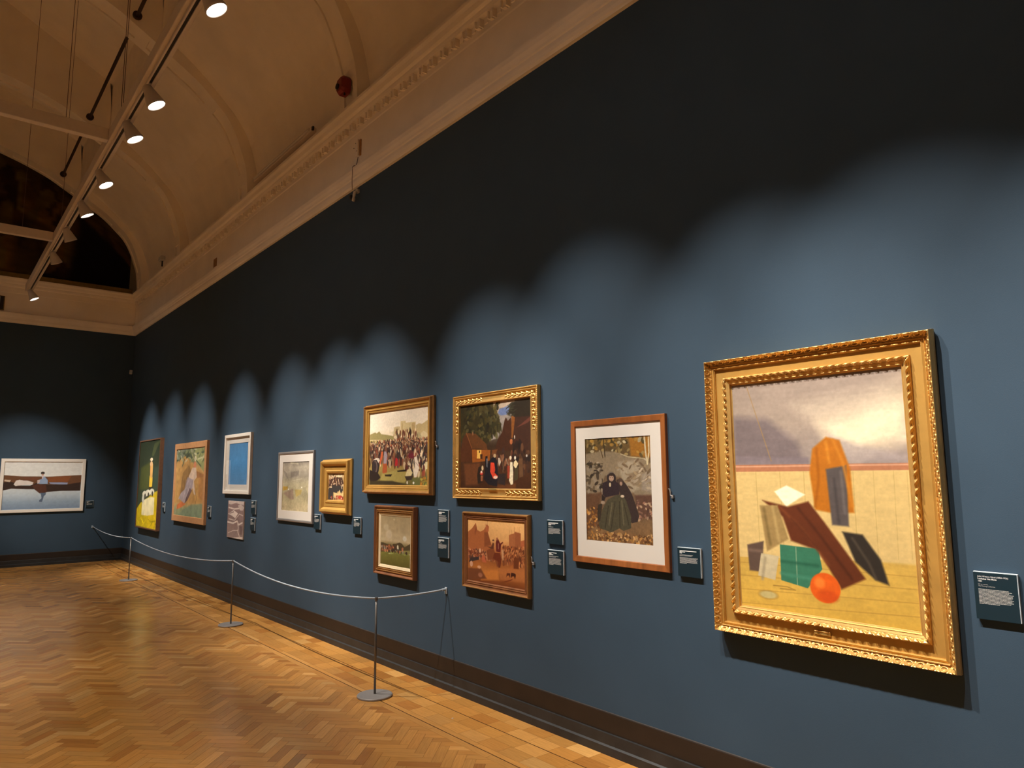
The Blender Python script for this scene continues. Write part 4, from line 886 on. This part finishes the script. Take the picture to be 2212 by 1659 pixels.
# 4 crowd at the castle
t,W,H=wallpic('framed_painting','crowd before a pale castle in a plain gilt frame, above the meadow picture','painting',5.939,4.816,1.456,2.240)
w=.066
frame_part('outer_frame',W,H,w,[(.0,.0),(-.16,.006),(-.18,.022),(-.12,.030),(-.06,.032),(-.02,.044),(.0,.055),(.06,.058),(.14,.056),(.2,.050),(.3,.044)],M['gilt_worn'],t)
frame_part('inner_frame',W,H,w,[(.3,.044),(.55,.041),(.6,.043),(.66,.043),(.72,.037),(.93,.035),(.96,.032),(1.0,.024),(1.02,.022)],M['gilt_flat'],t)
canvas('canvas',ART['crowd'],W-2*w+.004,H-2*w+.004,M['oil'],t,-(W-2*w)/2-.002,w-.002,.0225,280)
clipw(t,W/2+.012,.40)
# 5 meadow
t,W,H=wallpic('framed_painting','small green meadow with distant figures in a brown and gilt frame with cream slip','painting',5.725,5.066,.757,1.339)
w=.082
frame_part('outer_frame',W,H,w,[(-.05,.0),(-.08,.01),(-.05,.030),(.0,.044),(.05,.046),(.10,.044),(.24,.032),(.30,.030)],M['walnut'],t)
frame_part('inner_frame',W,H,w,[(.30,.030),(.33,.036),(.40,.039),(.45,.037),(.47,.033),(.53,.033),(.56,.037),(.60,.037),(.62,.030),(.70,.029),(.72,.031),(.75,.031)],M['gilt_worn'],t)
frame_part('slip',W,H,w,[(.75,.031),(.77,.028),(.97,.0225),(1.02,.019)],M['cream'],t)
canvas('canvas',ART['meadow'],W-2*w+.004,H-2*w+.004,M['oil'],t,-(W-2*w)/2-.002,w-.002,.0195,170)
# 6 rider
t,W,H=wallpic('framed_painting','orange-brown scene of riders and tents in a dark gilt frame, below the ornate gilt one','painting',4.392,3.645,.789,1.330)
w=.050
frame_part('outer_frame',W,H,w,[(-.06,.0),(-.08,.01),(-.05,.026),(.0,.034),(.06,.038),(.12,.038),(.18,.034),(.22,.030)],M['gilt_worn'],t)
frame_part('inner_frame',W,H,w,[(.22,.030),(.35,.026),(.55,.025),(.58,.028),(.64,.028),(.67,.025),(.8,.024),(.83,.026),(.88,.026),(.92,.022),(1.0,.019),(1.03,.018)],M['walnut'],t)
canvas('canvas',ART['rider'],W-2*w+.004,H-2*w+.004,M['oil'],t,-(W-2*w)/2-.002,w-.002,.0185,210)
clipw(t,W/2+.0,.25)
# 7 small skirmish
t,W,H=wallpic('framed_painting','smallest painting, a dark tumble of figures, in a deep golden stepped frame','painting',6.840,6.246,1.251,1.749)
w=.117
frame_part('outer_frame',W,H,w,[(-.16,.0),(-.18,.016),(-.12,.026),(-.06,.034),(-.02,.052),(.02,.059),(.08,.060),(.22,.056),(.26,.052),(.40,.030),(.44,.030)],M['gilt_flat'],t)
frame_part('inner_frame',W,H,w,[(.44,.030),(.46,.033),(.74,.031),(.77,.034),(.80,.038),(.84,.038),(.90,.036),(.95,.034),(.98,.024),(1.02,.018)],M['gilt_flat'],t)
canvas('canvas',ART['skirmish'],W-2*w+.004,H-2*w+.004,M['oil'],t,-(W-2*w)/2-.002,w-.002,.0185,120)
# 8 pewter frame with mount
t,W,H=wallpic('framed_drawing','grey-green abstract hills in a wide white mount and thin pewter frame','painting',8.052,7.087,1.111,1.879)
w=.028
frame_part('frame',W,H,w,[(.0,.0),(.0,.018),(.15,.022),(.5,.023),(.9,.020),(1.,.013)],M['silver'],t)
yc=(8.052+7.087)/2; bx0,bx1=yc-7.926,yc-7.214; bz0,bz1=1.228-1.111,1.764-1.111
board('mount',W-.03,H,bx0,bx1,bz0,bz1,.0135,M['mount'],t)
canvas('drawing',ART['hills'],bx1-bx0+.006,bz1-bz0+.006,M['paper'],t,bx0-.003,bz0-.003,.0095,150)
# 9 blue in white frame
t,W,H=wallpic('framed_print','plain bright blue print in a deep white box frame','print',9.935,8.940,1.384,2.164)
w=.043
frame_part('frame',W,H,w,[(.0,.0),(.0,.033),(.08,.035),(.92,.035),(1.,.033),(1.0,.012)],M['white'],t)
yc=(9.935+8.940)/2; bx0,bx1=yc-9.79,yc-9.085; bz0,bz1=1.505-1.384,2.043-1.384
board('mount',W-.06,H,bx0,bx1,bz0,bz1,.0125,M['mount'],t)
canvas('print',ART['sky'],bx1-bx0+.006,bz1-bz0+.006,M['paper'],t,bx0-.003,bz0-.003,.0085,60)
iW,iH=W-2*w,H-2*w
obj('glass',[(-iW/2,-.024,w),(iW/2,-.024,w),(iW/2,-.024,H-w),(-iW/2,-.024,H-w)],[(0,1,2,3)],M['glass'],t)
# 10 lilac unframed
t,W,H=wallpic('unframed_canvas','unframed lilac grey painting of pale crossing lines under the blue print','painting',9.748,9.137,.820,1.293)
canvas('canvas',ART['lilac'],W,H,M['oil'],t,-W/2,0,.013,130)
MB().box(-W/2,-.0125,0,W/2,-.0,H).build('stretcher',M['mount'],t)
# 11 tan frame
t,W,H=wallpic('framed_painting','pale reclining robed figure on ochre ground in a flat tan wooden frame','painting',12.373,10.701,.924,2.135)
w=.092
frame_part('frame',W,H,w,[(.0,.0),(.0,.038),(.05,.040),(.95,.040),(1.,.037),(1.0,.026)],M['tanwood'],t)
canvas('canvas',ART['figure'],W-2*w+.004,H-2*w+.004,M['oil'],t,-(W-2*w)/2-.002,w-.002,.030,150)
# 12 candle
t,W,H=wallpic('framed_painting','tall dark green and bright yellow painting of a candle and white hoods, nearest the corner','painting',14.735,13.225,.702,2.284)
frame_part('frame',W,H,.022,[(.0,.0),(.0,.060),(.3,.062),(1.,.062),(1.0,.050)],M['brownwood'],t)
canvas('canvas',ART['candle'],W-.04,H-.04,M['oil'],t,-W/2+.02,.02,.052,150)
# 13 far-wall photograph
t=thing('framed_photograph','white framed photograph of a person in blue by still water, far wall','photograph',(-1.389,FY,.978))
W,H,w=1.345,.989,.055
frame_part('frame',W,H,w,[(.0,.0),(.0,.038),(.08,.041),(.92,.041),(1.,.038),(1.0,.02)],M['white'],t)
canvas('photograph',ART['moor'],W-2*w+.006,H-2*w+.02,M['paper'],t,-(W-2*w)/2-.003,w-.003,.022,190)
# ------------------------------------------------------------------ wall labels
def text_mesh(s,size,x,z,depth,m,parent,bold=0.):
    c=bpy.data.curves.new('lettering','FONT'); c.body=s; c.size=size; c.offset=bold; c.fill_mode='FRONT'
    o=bpy.data.objects.new('tmp',c); COL.objects.link(o); bpy.context.view_layer.update()
    me=bpy.data.meshes.new_from_object(o.evaluated_get(bpy.context.evaluated_depsgraph_get())); bpy.data.objects.remove(o)
    me.transform(Matrix(((1,0,0,x),(0,0,-1,-depth),(0,1,0,z),(0,0,0,1)))); me.name='lettering'
    return link(bpy.data.objects.new('lettering',me),parent,m)
def wall_label(label,Y,zb,rows_,wl=.148,hl=.152,far=None,heads=(.6,.4,.22),mid=(.3,.45),words=None,seed=1):
    t=thing('wall_label',label,'wall label',(WX,Y,zb) if far is None else (far,FY,zb),-math.pi/2 if far is None else 0,'wall labels beside the pictures')
    MB().box(-wl/2,-.017,0,wl/2,-.004,hl,.0008).build('panel',M['label_core'],t)
    MB().box(-wl/2+.012,-.0045,.02,wl/2-.012,0,hl-.02).build('spacer',M['label_face'],t)
    MB().box(-wl/2,-.0178,0,wl/2-.0032,-.0168,hl-.0032).build('printed_face',M['label_face'],t)
    x=-wl/2+.014; z=hl-.016; d=.0182; rr=random.Random(seed)
    if words:
        for i,(s,sz,b) in enumerate(words):
            text_mesh(s,sz,x,z-sz*.6,d,M['label_text'] if i<3 else M['label_grey'],t,b); z-=sz*1.12
            if i==2: z-=.004
    else:
        hb_=MB()
        for f in heads: 
            hb_.box(x,-d,z-.0042,x+(wl-.03)*f,-d+.0006,z-.0006); z-=.0062
        hb_.build('heading',M['label_text'],t)
        z-=.003; mb_=MB()
        for f in mid: mb_.box(x,-d,z-.003,x+(wl-.03)*f,-d+.0006,z-.001); z-=.0047
        mb_.build('credit_line',M['label_grey'],t)
    z-=.005; bb=MB(); pitch=.0048
    for k in range(rows_):
        L=(wl-.032)*(.88+.12*rr.random()) if k<rows_-1 else (wl-.032)*(.3+.4*rr.random()); xx=x
        while xx<x+L-.002:
            ww=min(.003+rr.random()*.010,x+L-xx); bb.box(xx,-d,z-.0030,xx+ww,-d+.0005,z-.0006); xx+=ww+.0010
        z-=pitch
    bb.build('small_print',M['label_grey'],t); return t
wall_label('large dark teal label reading Lochaber No More, right of the big gilt frame',.9565,1.043,12,.146,.178,words=[('John Watson Nicol (1856-1926)',.0078,.00006),('Lochaber No More',.0080,.0002),('1883',.0074,.00005),('Oil on canvas',.0060,0),('The Fleming Collection',.0060,0)])
wall_label('teal label between the oak frame and the big gilt frame',2.359,1.060,7,seed=2,heads=(.92,.3,.13),mid=(.72,.65))
wall_label('upper of two teal labels left of the oak frame',3.3975,1.159,8,seed=3,heads=(.78,.55,.22),mid=(.22,.4))
wall_label('lower of two teal labels left of the oak frame',3.395,.970,9,seed=4,heads=(.6,.2,.34),mid=(.75,.55))
wall_label('upper of two teal labels beside the green meadow picture',4.6745,1.165,8,wl=.146,hl=.170,seed=5,heads=(.72,.34,.36),mid=(.25,.85,.8))
wall_label('lower of two teal labels beside the green meadow picture',4.6735,.970,7,seed=6,heads=(.65,.65,.25),mid=(.22,.42))
wall_label('teal label between the smallest golden frame and the pewter frame',6.971,1.064,7,seed=7,heads=(.75,.6,.15),mid=(.3,))
wall_label('teal label right of the smallest golden frame',6.099,1.067,8,seed=8,heads=(.72,.2,.3),mid=(.4,))
wall_label('upper of two small labels beside the lilac canvas',8.8045,1.149,8,hl=.165,seed=9)
wall_label('lower of two small labels beside the lilac canvas',8.814,.952,7,seed=10)
wall_label('small label right of the tan wooden frame',10.54,1.046,7,wl=.14,seed=11)
wall_label('small label right of the yellow and green painting',12.99,1.038,7,wl=.14,seed=12)
wall_label('small label beside the far-wall photograph',0,1.035,6,wl=.13,hl=.13,far=-.605,seed=13)
# ------------------------------------------------------------------ barrier
posts=[(-.487,4.84,.702),(-.448,8.12,.692),(-.535,12.66,.668)]
plab=['stanchion with a round grey base nearest the camera','middle grey stanchion of the rope barrier','farthest grey stanchion near the corner']
def mk_post():
    t=thing('rope_stanchion',plab[0],'barrier post',(0,0,0),0,'stanchions of the rope barrier')
    MB().lathe([(.10,.0),(.126,.0),(.129,.003),(.129,.011),(.126,.0145),(.118,.016),(.012,.017)],56).build('base',M['steel'],t)
    MB().lathe([(.0085,.016),(.0085,.69)],16).build('pole',M['steel_post'],t,True)
    MB().lathe([(.0095,.682),(.0115,.684),(.0115,.704),(.010,.708),(.004,.709)],16).build('cap',M['steel_post'],t)
    return t
p0=mk_post()
for i,(x,y,h) in enumerate(posts):
    if i==0: o=p0
    else:
        o=p0.copy(); COL.objects.link(o)
        for ch in list(p0.children): c=ch.copy(); COL.objects.link(c); c.parent=o
    o.location=(x,y,0); o['label']=plab[i]; o.scale=(1,1,h/.709+.006)
ends=[(-.030,4.647,.732)]+[(x,y,h-.006) for x,y,h in posts]+[(-.532,FY-.03,.672)]
sag=[.008,.088,.100,.055]; rl=['grey rope from the wall bracket to the nearest stanchion','long grey rope between the nearest and middle stanchions','long grey rope between the middle and farthest stanchions','grey rope from the farthest stanchion to the far wall']
for i in range(4):
    a,b=Vector(ends[i]),Vector(ends[i+1]); dd=(b-a).normalized()
    if i>0: a=a+dd*.0125
    if i<3: b=b-dd*.0125
    pts=[]
    for k in range(33):
        f=k/32; pts.append((a[0]+(b[0]-a[0])*f,a[1]+(b[1]-a[1])*f,a[2]+(b[2]-a[2])*f-sag[i]*4*f*(1-f)))
    tag(MB().tube(pts,.0065,10).build('barrier_rope',M['rope'],None,True),rl[i],'rope','ropes of the barrier')
for lab,loc,rz in (('small wall bracket holding the barrier rope beside the brown rider picture',(WX,4.647,.72),-math.pi/2),('small wall bracket holding the barrier rope on the far wall',(-.532,FY,.66),0)):
    t=thing('rope_bracket',lab,'bracket',loc,rz)
    MB().box(-.014,-.010,-.022,.014,0,.028,.003).build('plate',M['rope'],t); MB().tube([(0,-.008,.012),(0,-.042,.012)],.010,12).build('hook',M['rope'],t)
# ------------------------------------------------------------------ lighting track and lamps
TX=-1.958; TZ=4.86
t=thing('lighting_beam','long white box beam carrying the track lights, slung under the vault','light track',(-1.96,6,4.86))
def lb(m,x0,y0,z0,x1,y1,z1,ch=0.): m.box(x0+1.96,y0-6,z0-4.86,x1+1.96,y1-6,z1-4.86,ch)
m_=MB(); lb(m_,-2.015,-4,4.865,-1.905,14.75,4.985,.004); m_.build('box_beam',M['beam'],t)
m_=MB(); lb(m_,-1.982,-4,4.838,-1.970,14.7,4.867); lb(m_,-1.946,-4,4.838,-1.934,14.7,4.867); m_.build('track_rail',M['beam'],t)
m_=MB(); lb(m_,-1.971,-4,4.852,-1.945,14.7,4.866); m_.build('track_slot',M['black'],t)
m_=MB()
for y,dx in ((7.2,-.02),(7.35,.02),(3.4,0),(11.1,0)):
    m_.tube([(dx,y-6,.12),(dx,y-6,zc(-1.96)-4.86)],.003,6)
m_.build('suspension_wires',M['wire'],t)
for i,(y,lab) in enumerate(((7.58,'nearer white cross beam joining the long lighting beam'),(11.38,'farther white cross beam in front of the dark mural'))):
    t=thing('cross_beam',lab,'beam',(-3.6,y,4.93),0,'cross beams between the lighting tracks')
    MB().box(-1.64,-.04,-.06,1.586,.04,.06,.004).build('beam_box',M['beam'],t)
    MB().tube([(1.23,0,.06),(1.23,0,zc(-2.37)-4.93)],.003,6).build('suspension_wire',M['wire'],t)
t=thing('lighting_beam','second white lighting beam on the left side of the hall, out of view','light track',(-5.25,6,4.86))
MB().box(-.055,-10,.005,.055,8.75,.125,.004).build('box_beam',M['beam'],t)
def spot(name,label,x,y,z,target,power,ang,lens,group,blend=.55,light=True,loff=0.):
    o=thing(name,label,'spotlight',(x,y,z),0,group)
    MB().box(-.016,-.045,.0,.016,.045,.022,.002).build('track_adapter',M['lamp'],o)
    pivot=Vector((0,0,-.03)); tw=Vector(target)-Vector((x,y,z-.03)); d=tw.normalized()
    q=(-d).to_track_quat('Z','Y').to_matrix().to_4x4(); T=Matrix.Translation(pivot)@q
    MB().lathe([(.010,.0),(.010,.03)],12).build('stem',M['lamp'],o)
    m_=MB(); m_.lathe([(.001,.036),(.030,.034),(.038,.024),(.041,.0),(.052,-.04),(.070,-.115),(.075,-.128),(.075,-.146),(.071,-.146),(.068,-.124),(.052,-.07),(.001,-.066)],28,T,False); m_.build('housing',M['lamp'],o,True)
    m_=MB(); m_.lathe([(.066,-.1205),(.001,-.1200)],28,T,False); m_.build('lens',lens,o)
    if light:
        ld=bpy.data.lights.new('beam','SPOT'); ld.energy=power; ld.spot_size=math.radians(ang); ld.spot_blend=blend; ld.shadow_soft_size=.028; ld.color=(1,.92,.82)
        lo=bpy.data.objects.new('beam',ld); COL.objects.link(lo); lo.parent=o; lo.matrix_local=T@Matrix.Translation((0,0,-.150))
    return o
def spline3(P,n):
    P=np.array(P,float); t=np.linspace(0,len(P)-1,n); out=[]
    for x in t:
        i=min(int(x),len(P)-2); u=x-i; p0=P[max(i-1,0)];p1=P[i];p2=P[i+1];p3=P[min(i+2,len(P)-1)]
        out.append(tuple(.5*((2*p1)+(-p0+p2)*u+(2*p0-5*p1+4*p2-p3)*u*u+(-p0+3*p1-3*p2+p3)*u**3)))
    return out
# lamps on the near track: (y along track, target y, target z, power scale, lens)
LZ=4.84
lamps=[(4.62,3.9,'track spotlight at the top edge, nearest the camera',1),(6.19,5.6,'second track spotlight, hood side-on',1),(6.96,6.5,'third track spotlight, glowing above the nearer cross beam',1),(8.30,7.6,'fourth track spotlight, below a dark ceiling rod',1),(9.40,9.4,'fifth track spotlight, tipped towards the wall',1),(10.55,11.5,'sixth track spotlight, its hood seen from the side beside the mural',0),(11.80,13.2,'seventh track spotlight, before the dark mural',0),(14.50,14.2,'last track spotlight, glowing at the far end of the beam',1)]
for y,ty,lab,br in lamps:
    spot('track_spotlight',lab,TX,y,LZ,(0,ty,AIMZ),PW,ANG,M['lens'] if br else M['lens_dim'],'track spotlights on the long beam',BL)
for y,ty,pw,tz in ((-.6,-1.2,.8,AIMZ),(.9,-.1,1.,AIMZ),(1.7,1.0,1.05,AIMZ),(2.45,1.7,1.1,AIMZ),(3.45,2.95,.74,1.4)):
    spot('track_spotlight','track spotlight above the frame, lighting the near wall',TX,y,LZ,(0,ty,tz),PW*pw,ANG,M['lens'],'track spotlights above the near pictures',BL)
for k,y in enumerate((0,3,6,9,12,14.5)):
    spot('track_spotlight','track spotlight on the left lighting beam, out of view',-5.25,y,LZ,(LX,y,1.5),PW,ANG,M['lens'],'track spotlights on the left beam',BL)
for x,tx in ((-3.4,-1.4),):  # out-of-view lamp, fixed to no beam, lighting the far-wall photograph
    spot('track_spotlight','unseen spotlight aimed at the far-wall photograph',x,12.6,LZ,(tx,FY,1.4),PW*FARP,30,M['lens'],'spotlights for the far wall',BL)
for x,y,tx,ty in FLOOR_FILLS:  # added fill lamps, there only to brighten floor and ceiling
    spot('track_spotlight','added unseen fill spotlight brightening the floor and its bounce',x,y,LZ,(tx,ty,0),PW*FLP,60,M['lens'],'added fill spotlights for the floor',.9)
# ------------------------------------------------------------------ ceiling rods
for y0,y1,lab in ((6.65,9.44,'dark iron rod between the first and second ceiling ribs'),(9.85,12.74,'dark iron rod between the second and third ceiling ribs'),(13.15,15.57,'dark iron rod between the third ceiling rib and the mural')):
    t=thing('ceiling_rod',lab,'rod',(-1.50,y1,7.43),0,'iron rods between the ceiling ribs')
    MB().tube([(0,0,0),(0,y0-y1,0)],.022,12).build('rod',M['iron'],t)
    MB().tube([(0,0,0),(0,-.03,0)],.055,16).build('flange',M['iron'],t)
# ------------------------------------------------------------------ lunette mural and gilt sill
X=np.linspace(-.16,LX+.16,120); rows_n=60
zt=np.interp(-X,[-p[0] for p in SF],[p[1] for p in SF]); z0=5.455
co=np.zeros((rows_n,120,3),np.float32)
for j in range(rows_n):
    f=j/(rows_n-1); co[j,:,0]=X[::-1]; co[j,:,2]=(zt*(1-f)+z0*f)[::-1]; co[j,:,1]=0
im=paint([['g',[(0,(66,54,24)),(.5,(58,38,16)),(1,(34,22,14))]],['n',.5,9,5,3],['c',5,60,(.5,.2,.95,.9),(.05,.16),[(86,62,24),(44,28,12),(74,62,28),(36,24,16),(62,46,34)],.5],['p',(12,9,8),[(.86,.2),(1,.4),(1,1),(.84,1)],.08],['p',(40,32,24),[(.72,.45),(.8,.5),(.8,.95),(.7,.95)],.05,.6],['n',.3,30,18,4]],120,rows_n,2.9)/255.
im=np.where(im<=.04045,im/12.92,((im+.055)/1.055)**2.4)
t=thing('lunette_mural','very dark arched mural filling the far end of the vault','mural',(0,FY-.02,0))
colgrid('canvas',co,im,M['paper'],t)
M['old_gilt']=mat('old_gilt_sill',(.20,.13,.030),.5,metal=.3,noise=.15)
V,F=extr([(0,5.365),(.05,5.365),(.055,5.40),(.055,5.45),(.03,5.458),(0,5.458)],LX+.1,-.10,lambda p,s:(s,-p[0]+.02,p[1])); tag(obj('gilt_sill',V,F,M['old_gilt'],t),'dull gold strip along the foot of the mural')
# ------------------------------------------------------------------ small fittings
t=thing('alarm_sounder','dark red alarm sounder on the foot of the nearest ceiling rib','alarm',(-.05,6.42,5.62),-math.pi/2)
pr=[(-.075,-.05),(-.05,-.085),(.05,-.085),(.08,-.05),(.08,.06),(.05,.095),(-.05,.085),(-.075,.05)]
m_=MB(); n=len(pr); m_.add([(x,0,z) for x,z in pr]+[(x,-.07,z) for x,z in pr]+[(x*.75,-.10,z*.75) for x,z in pr],[(i,(i+1)%n,n+(i+1)%n,n+i) for i in range(n)]+[(n+i,n+(i+1)%n,2*n+(i+1)%n,2*n+i) for i in range(n)]+[tuple(range(2*n,3*n))[::-1]]); m_.build('body',M['red'],t)
MB().lathe([(.03,.0),(.03,.015),(.01,.02)],16,Matrix.Translation((-.02,-.10,-.01))@Matrix.Rotation(math.pi/2,4,'X')).build('sounder_grille',M['black'],t)
MB().box(.03,-.06,-.11,.045,-.045,-.08).build('cable_gland',M['black'],t)
t=thing('wall_box','cream junction box on the frieze above the hanging sensor','junction box',(WX-.024,6.21,4.80),-math.pi/2)
MB().box(-.03,-.03,0,.03,0,.17,.003).build('cover',M['plaster'],t); m_=MB()
for x,z in ((-.012,.14),(.012,.05),(-.05,.10)): m_.tube([(x,-.028,z),(x,-.0335,z)],.004,8)
m_.build('screws',M['black'],t)
MB().box(.03,-.012,.0,.055,0,.17,.002).build('side_plate',M['gilt_dark'],t)
t=thing('hanging_sensor','white round sensor on a bent arm just under the cornice','sensor',(WX,6.24,4.37),-math.pi/2)
MB().tube([(0,-.03,.07),(.012,-.05,.055),(.016,-.06,.02),(.010,-.06,-.012),(-.006,-.055,-.03)],.016,14).build('arm',M['whiteplastic'],t,True)
MB().lathe([(.0,0),(.024,.002),(.03,.015),(.026,.03)],18,Matrix.Translation((-.03,-.05,.02))@Matrix.Rotation(-math.pi/2,4,'Y')).build('sensor_head',M['black'],t)
MB().box(-.02,-.03,.06,.02,0,.10,.003).build('mounting_plate',M['whiteplastic'],t)
t=tag(MB().tube(spline3([(WX-.028,6.22,4.80),(WX-.05,6.21,4.71),(WX-.092,6.20,4.675),(WX-.092,6.205,4.61),(WX-.080,6.235,4.54),(WX-.062,6.26,4.46)],24),.003,8).build('sensor_cable',M['wire'],None,True),'thin brown cable looping over the cornice to the hanging sensor','cable')
tag(MB().box(WX-.030,10.70,4.72,WX-.024,10.84,4.86,.002).build('blank_plate',M['gilt_dark']),'small brown square plate low on the frieze','plate')
t=thing('motion_detector','small white motion detector high in the far corner','sensor',(-.03,FY,3.70),0)
MB().box(-.026,-.04,0,.026,0,.085,.006).build('body',M['whiteplastic'],t); MB().box(-.018,-.046,.012,.018,-.038,.045,.004).build('lens_window',M['label_core'],t)
t=thing('strip_light','pale strip light fitting lying along the top of the cornice','light fitting',(-.045,8.15,5.50))
MB().box(-.035,-.9,-.03,.03,.9,.03,.006).build('body',M['beam'],t); MB().tube([(-.045,-.86,.0),(-.045,.86,.0)],.014,10).build('tube',M['whiteplastic'],t)
MB().box(-.03,-.93,-.02,-.01,-.90,.02).build('end_cap',M['black'],t)
t=thing('ledge_sensor','small pale sensor standing on the cornice ledge near the mural','sensor',(-.08,13.7,5.42))
MB().tube([(0,0,0),(0,0,.12)],.012,10).build('stem',M['black'],t); MB().box(-.05,-.09,.10,.03,.09,.18,.01).build('head',M['whiteplastic'],t)
t=thing('frieze_box','dark framed box with a pale panel on the far frieze, at the left edge','wall box',(-2.32,FY-.024,4.71))
MB().box(-.12,-.05,0,.10,0,.27,.004).build('case',M['old_gilt'],t); MB().box(-.105,-.054,.01,.085,-.048,.26).build('recess',M['black'],t); MB().box(-.105,-.06,.12,.03,-.052,.25,.002).build('panel',M['whiteplastic'],t)
t=thing('corner_clip','tiny pale clip lying on the lower moulding at the far corner','clip',(-.11,FY-.05,4.70))
MB().box(-.03,-.02,0,.03,.02,.03,.004).build('body',M['plaster'],t)
# small debris on the floor and plinth
for x,y,z in ((-.33,4.07,.0),):
    tag(MB().box(x-.006,y-.004,.0,x+.006,y+.004,.003,.001).build('paper_scrap',M['whiteplastic']),'tiny white paper scrap on the parquet near the nearest stanchion','scrap')
# ------------------------------------------------------------------ world and view
w=bpy.data.worlds.new('world'); sc.world=w; w.use_nodes=True; w.node_tree.nodes['Background'].inputs[0].default_value=(0,0,0,1)
vs=sc.view_settings; vs.view_transform='Standard'; vs.look='None'; vs.gamma=1; vs.use_curve_mapping=False; vs.exposure=EXPO
sc.cycles.max_bounces=8; sc.cycles.diffuse_bounces=6; sc.cycles.sample_clamp_indirect=8
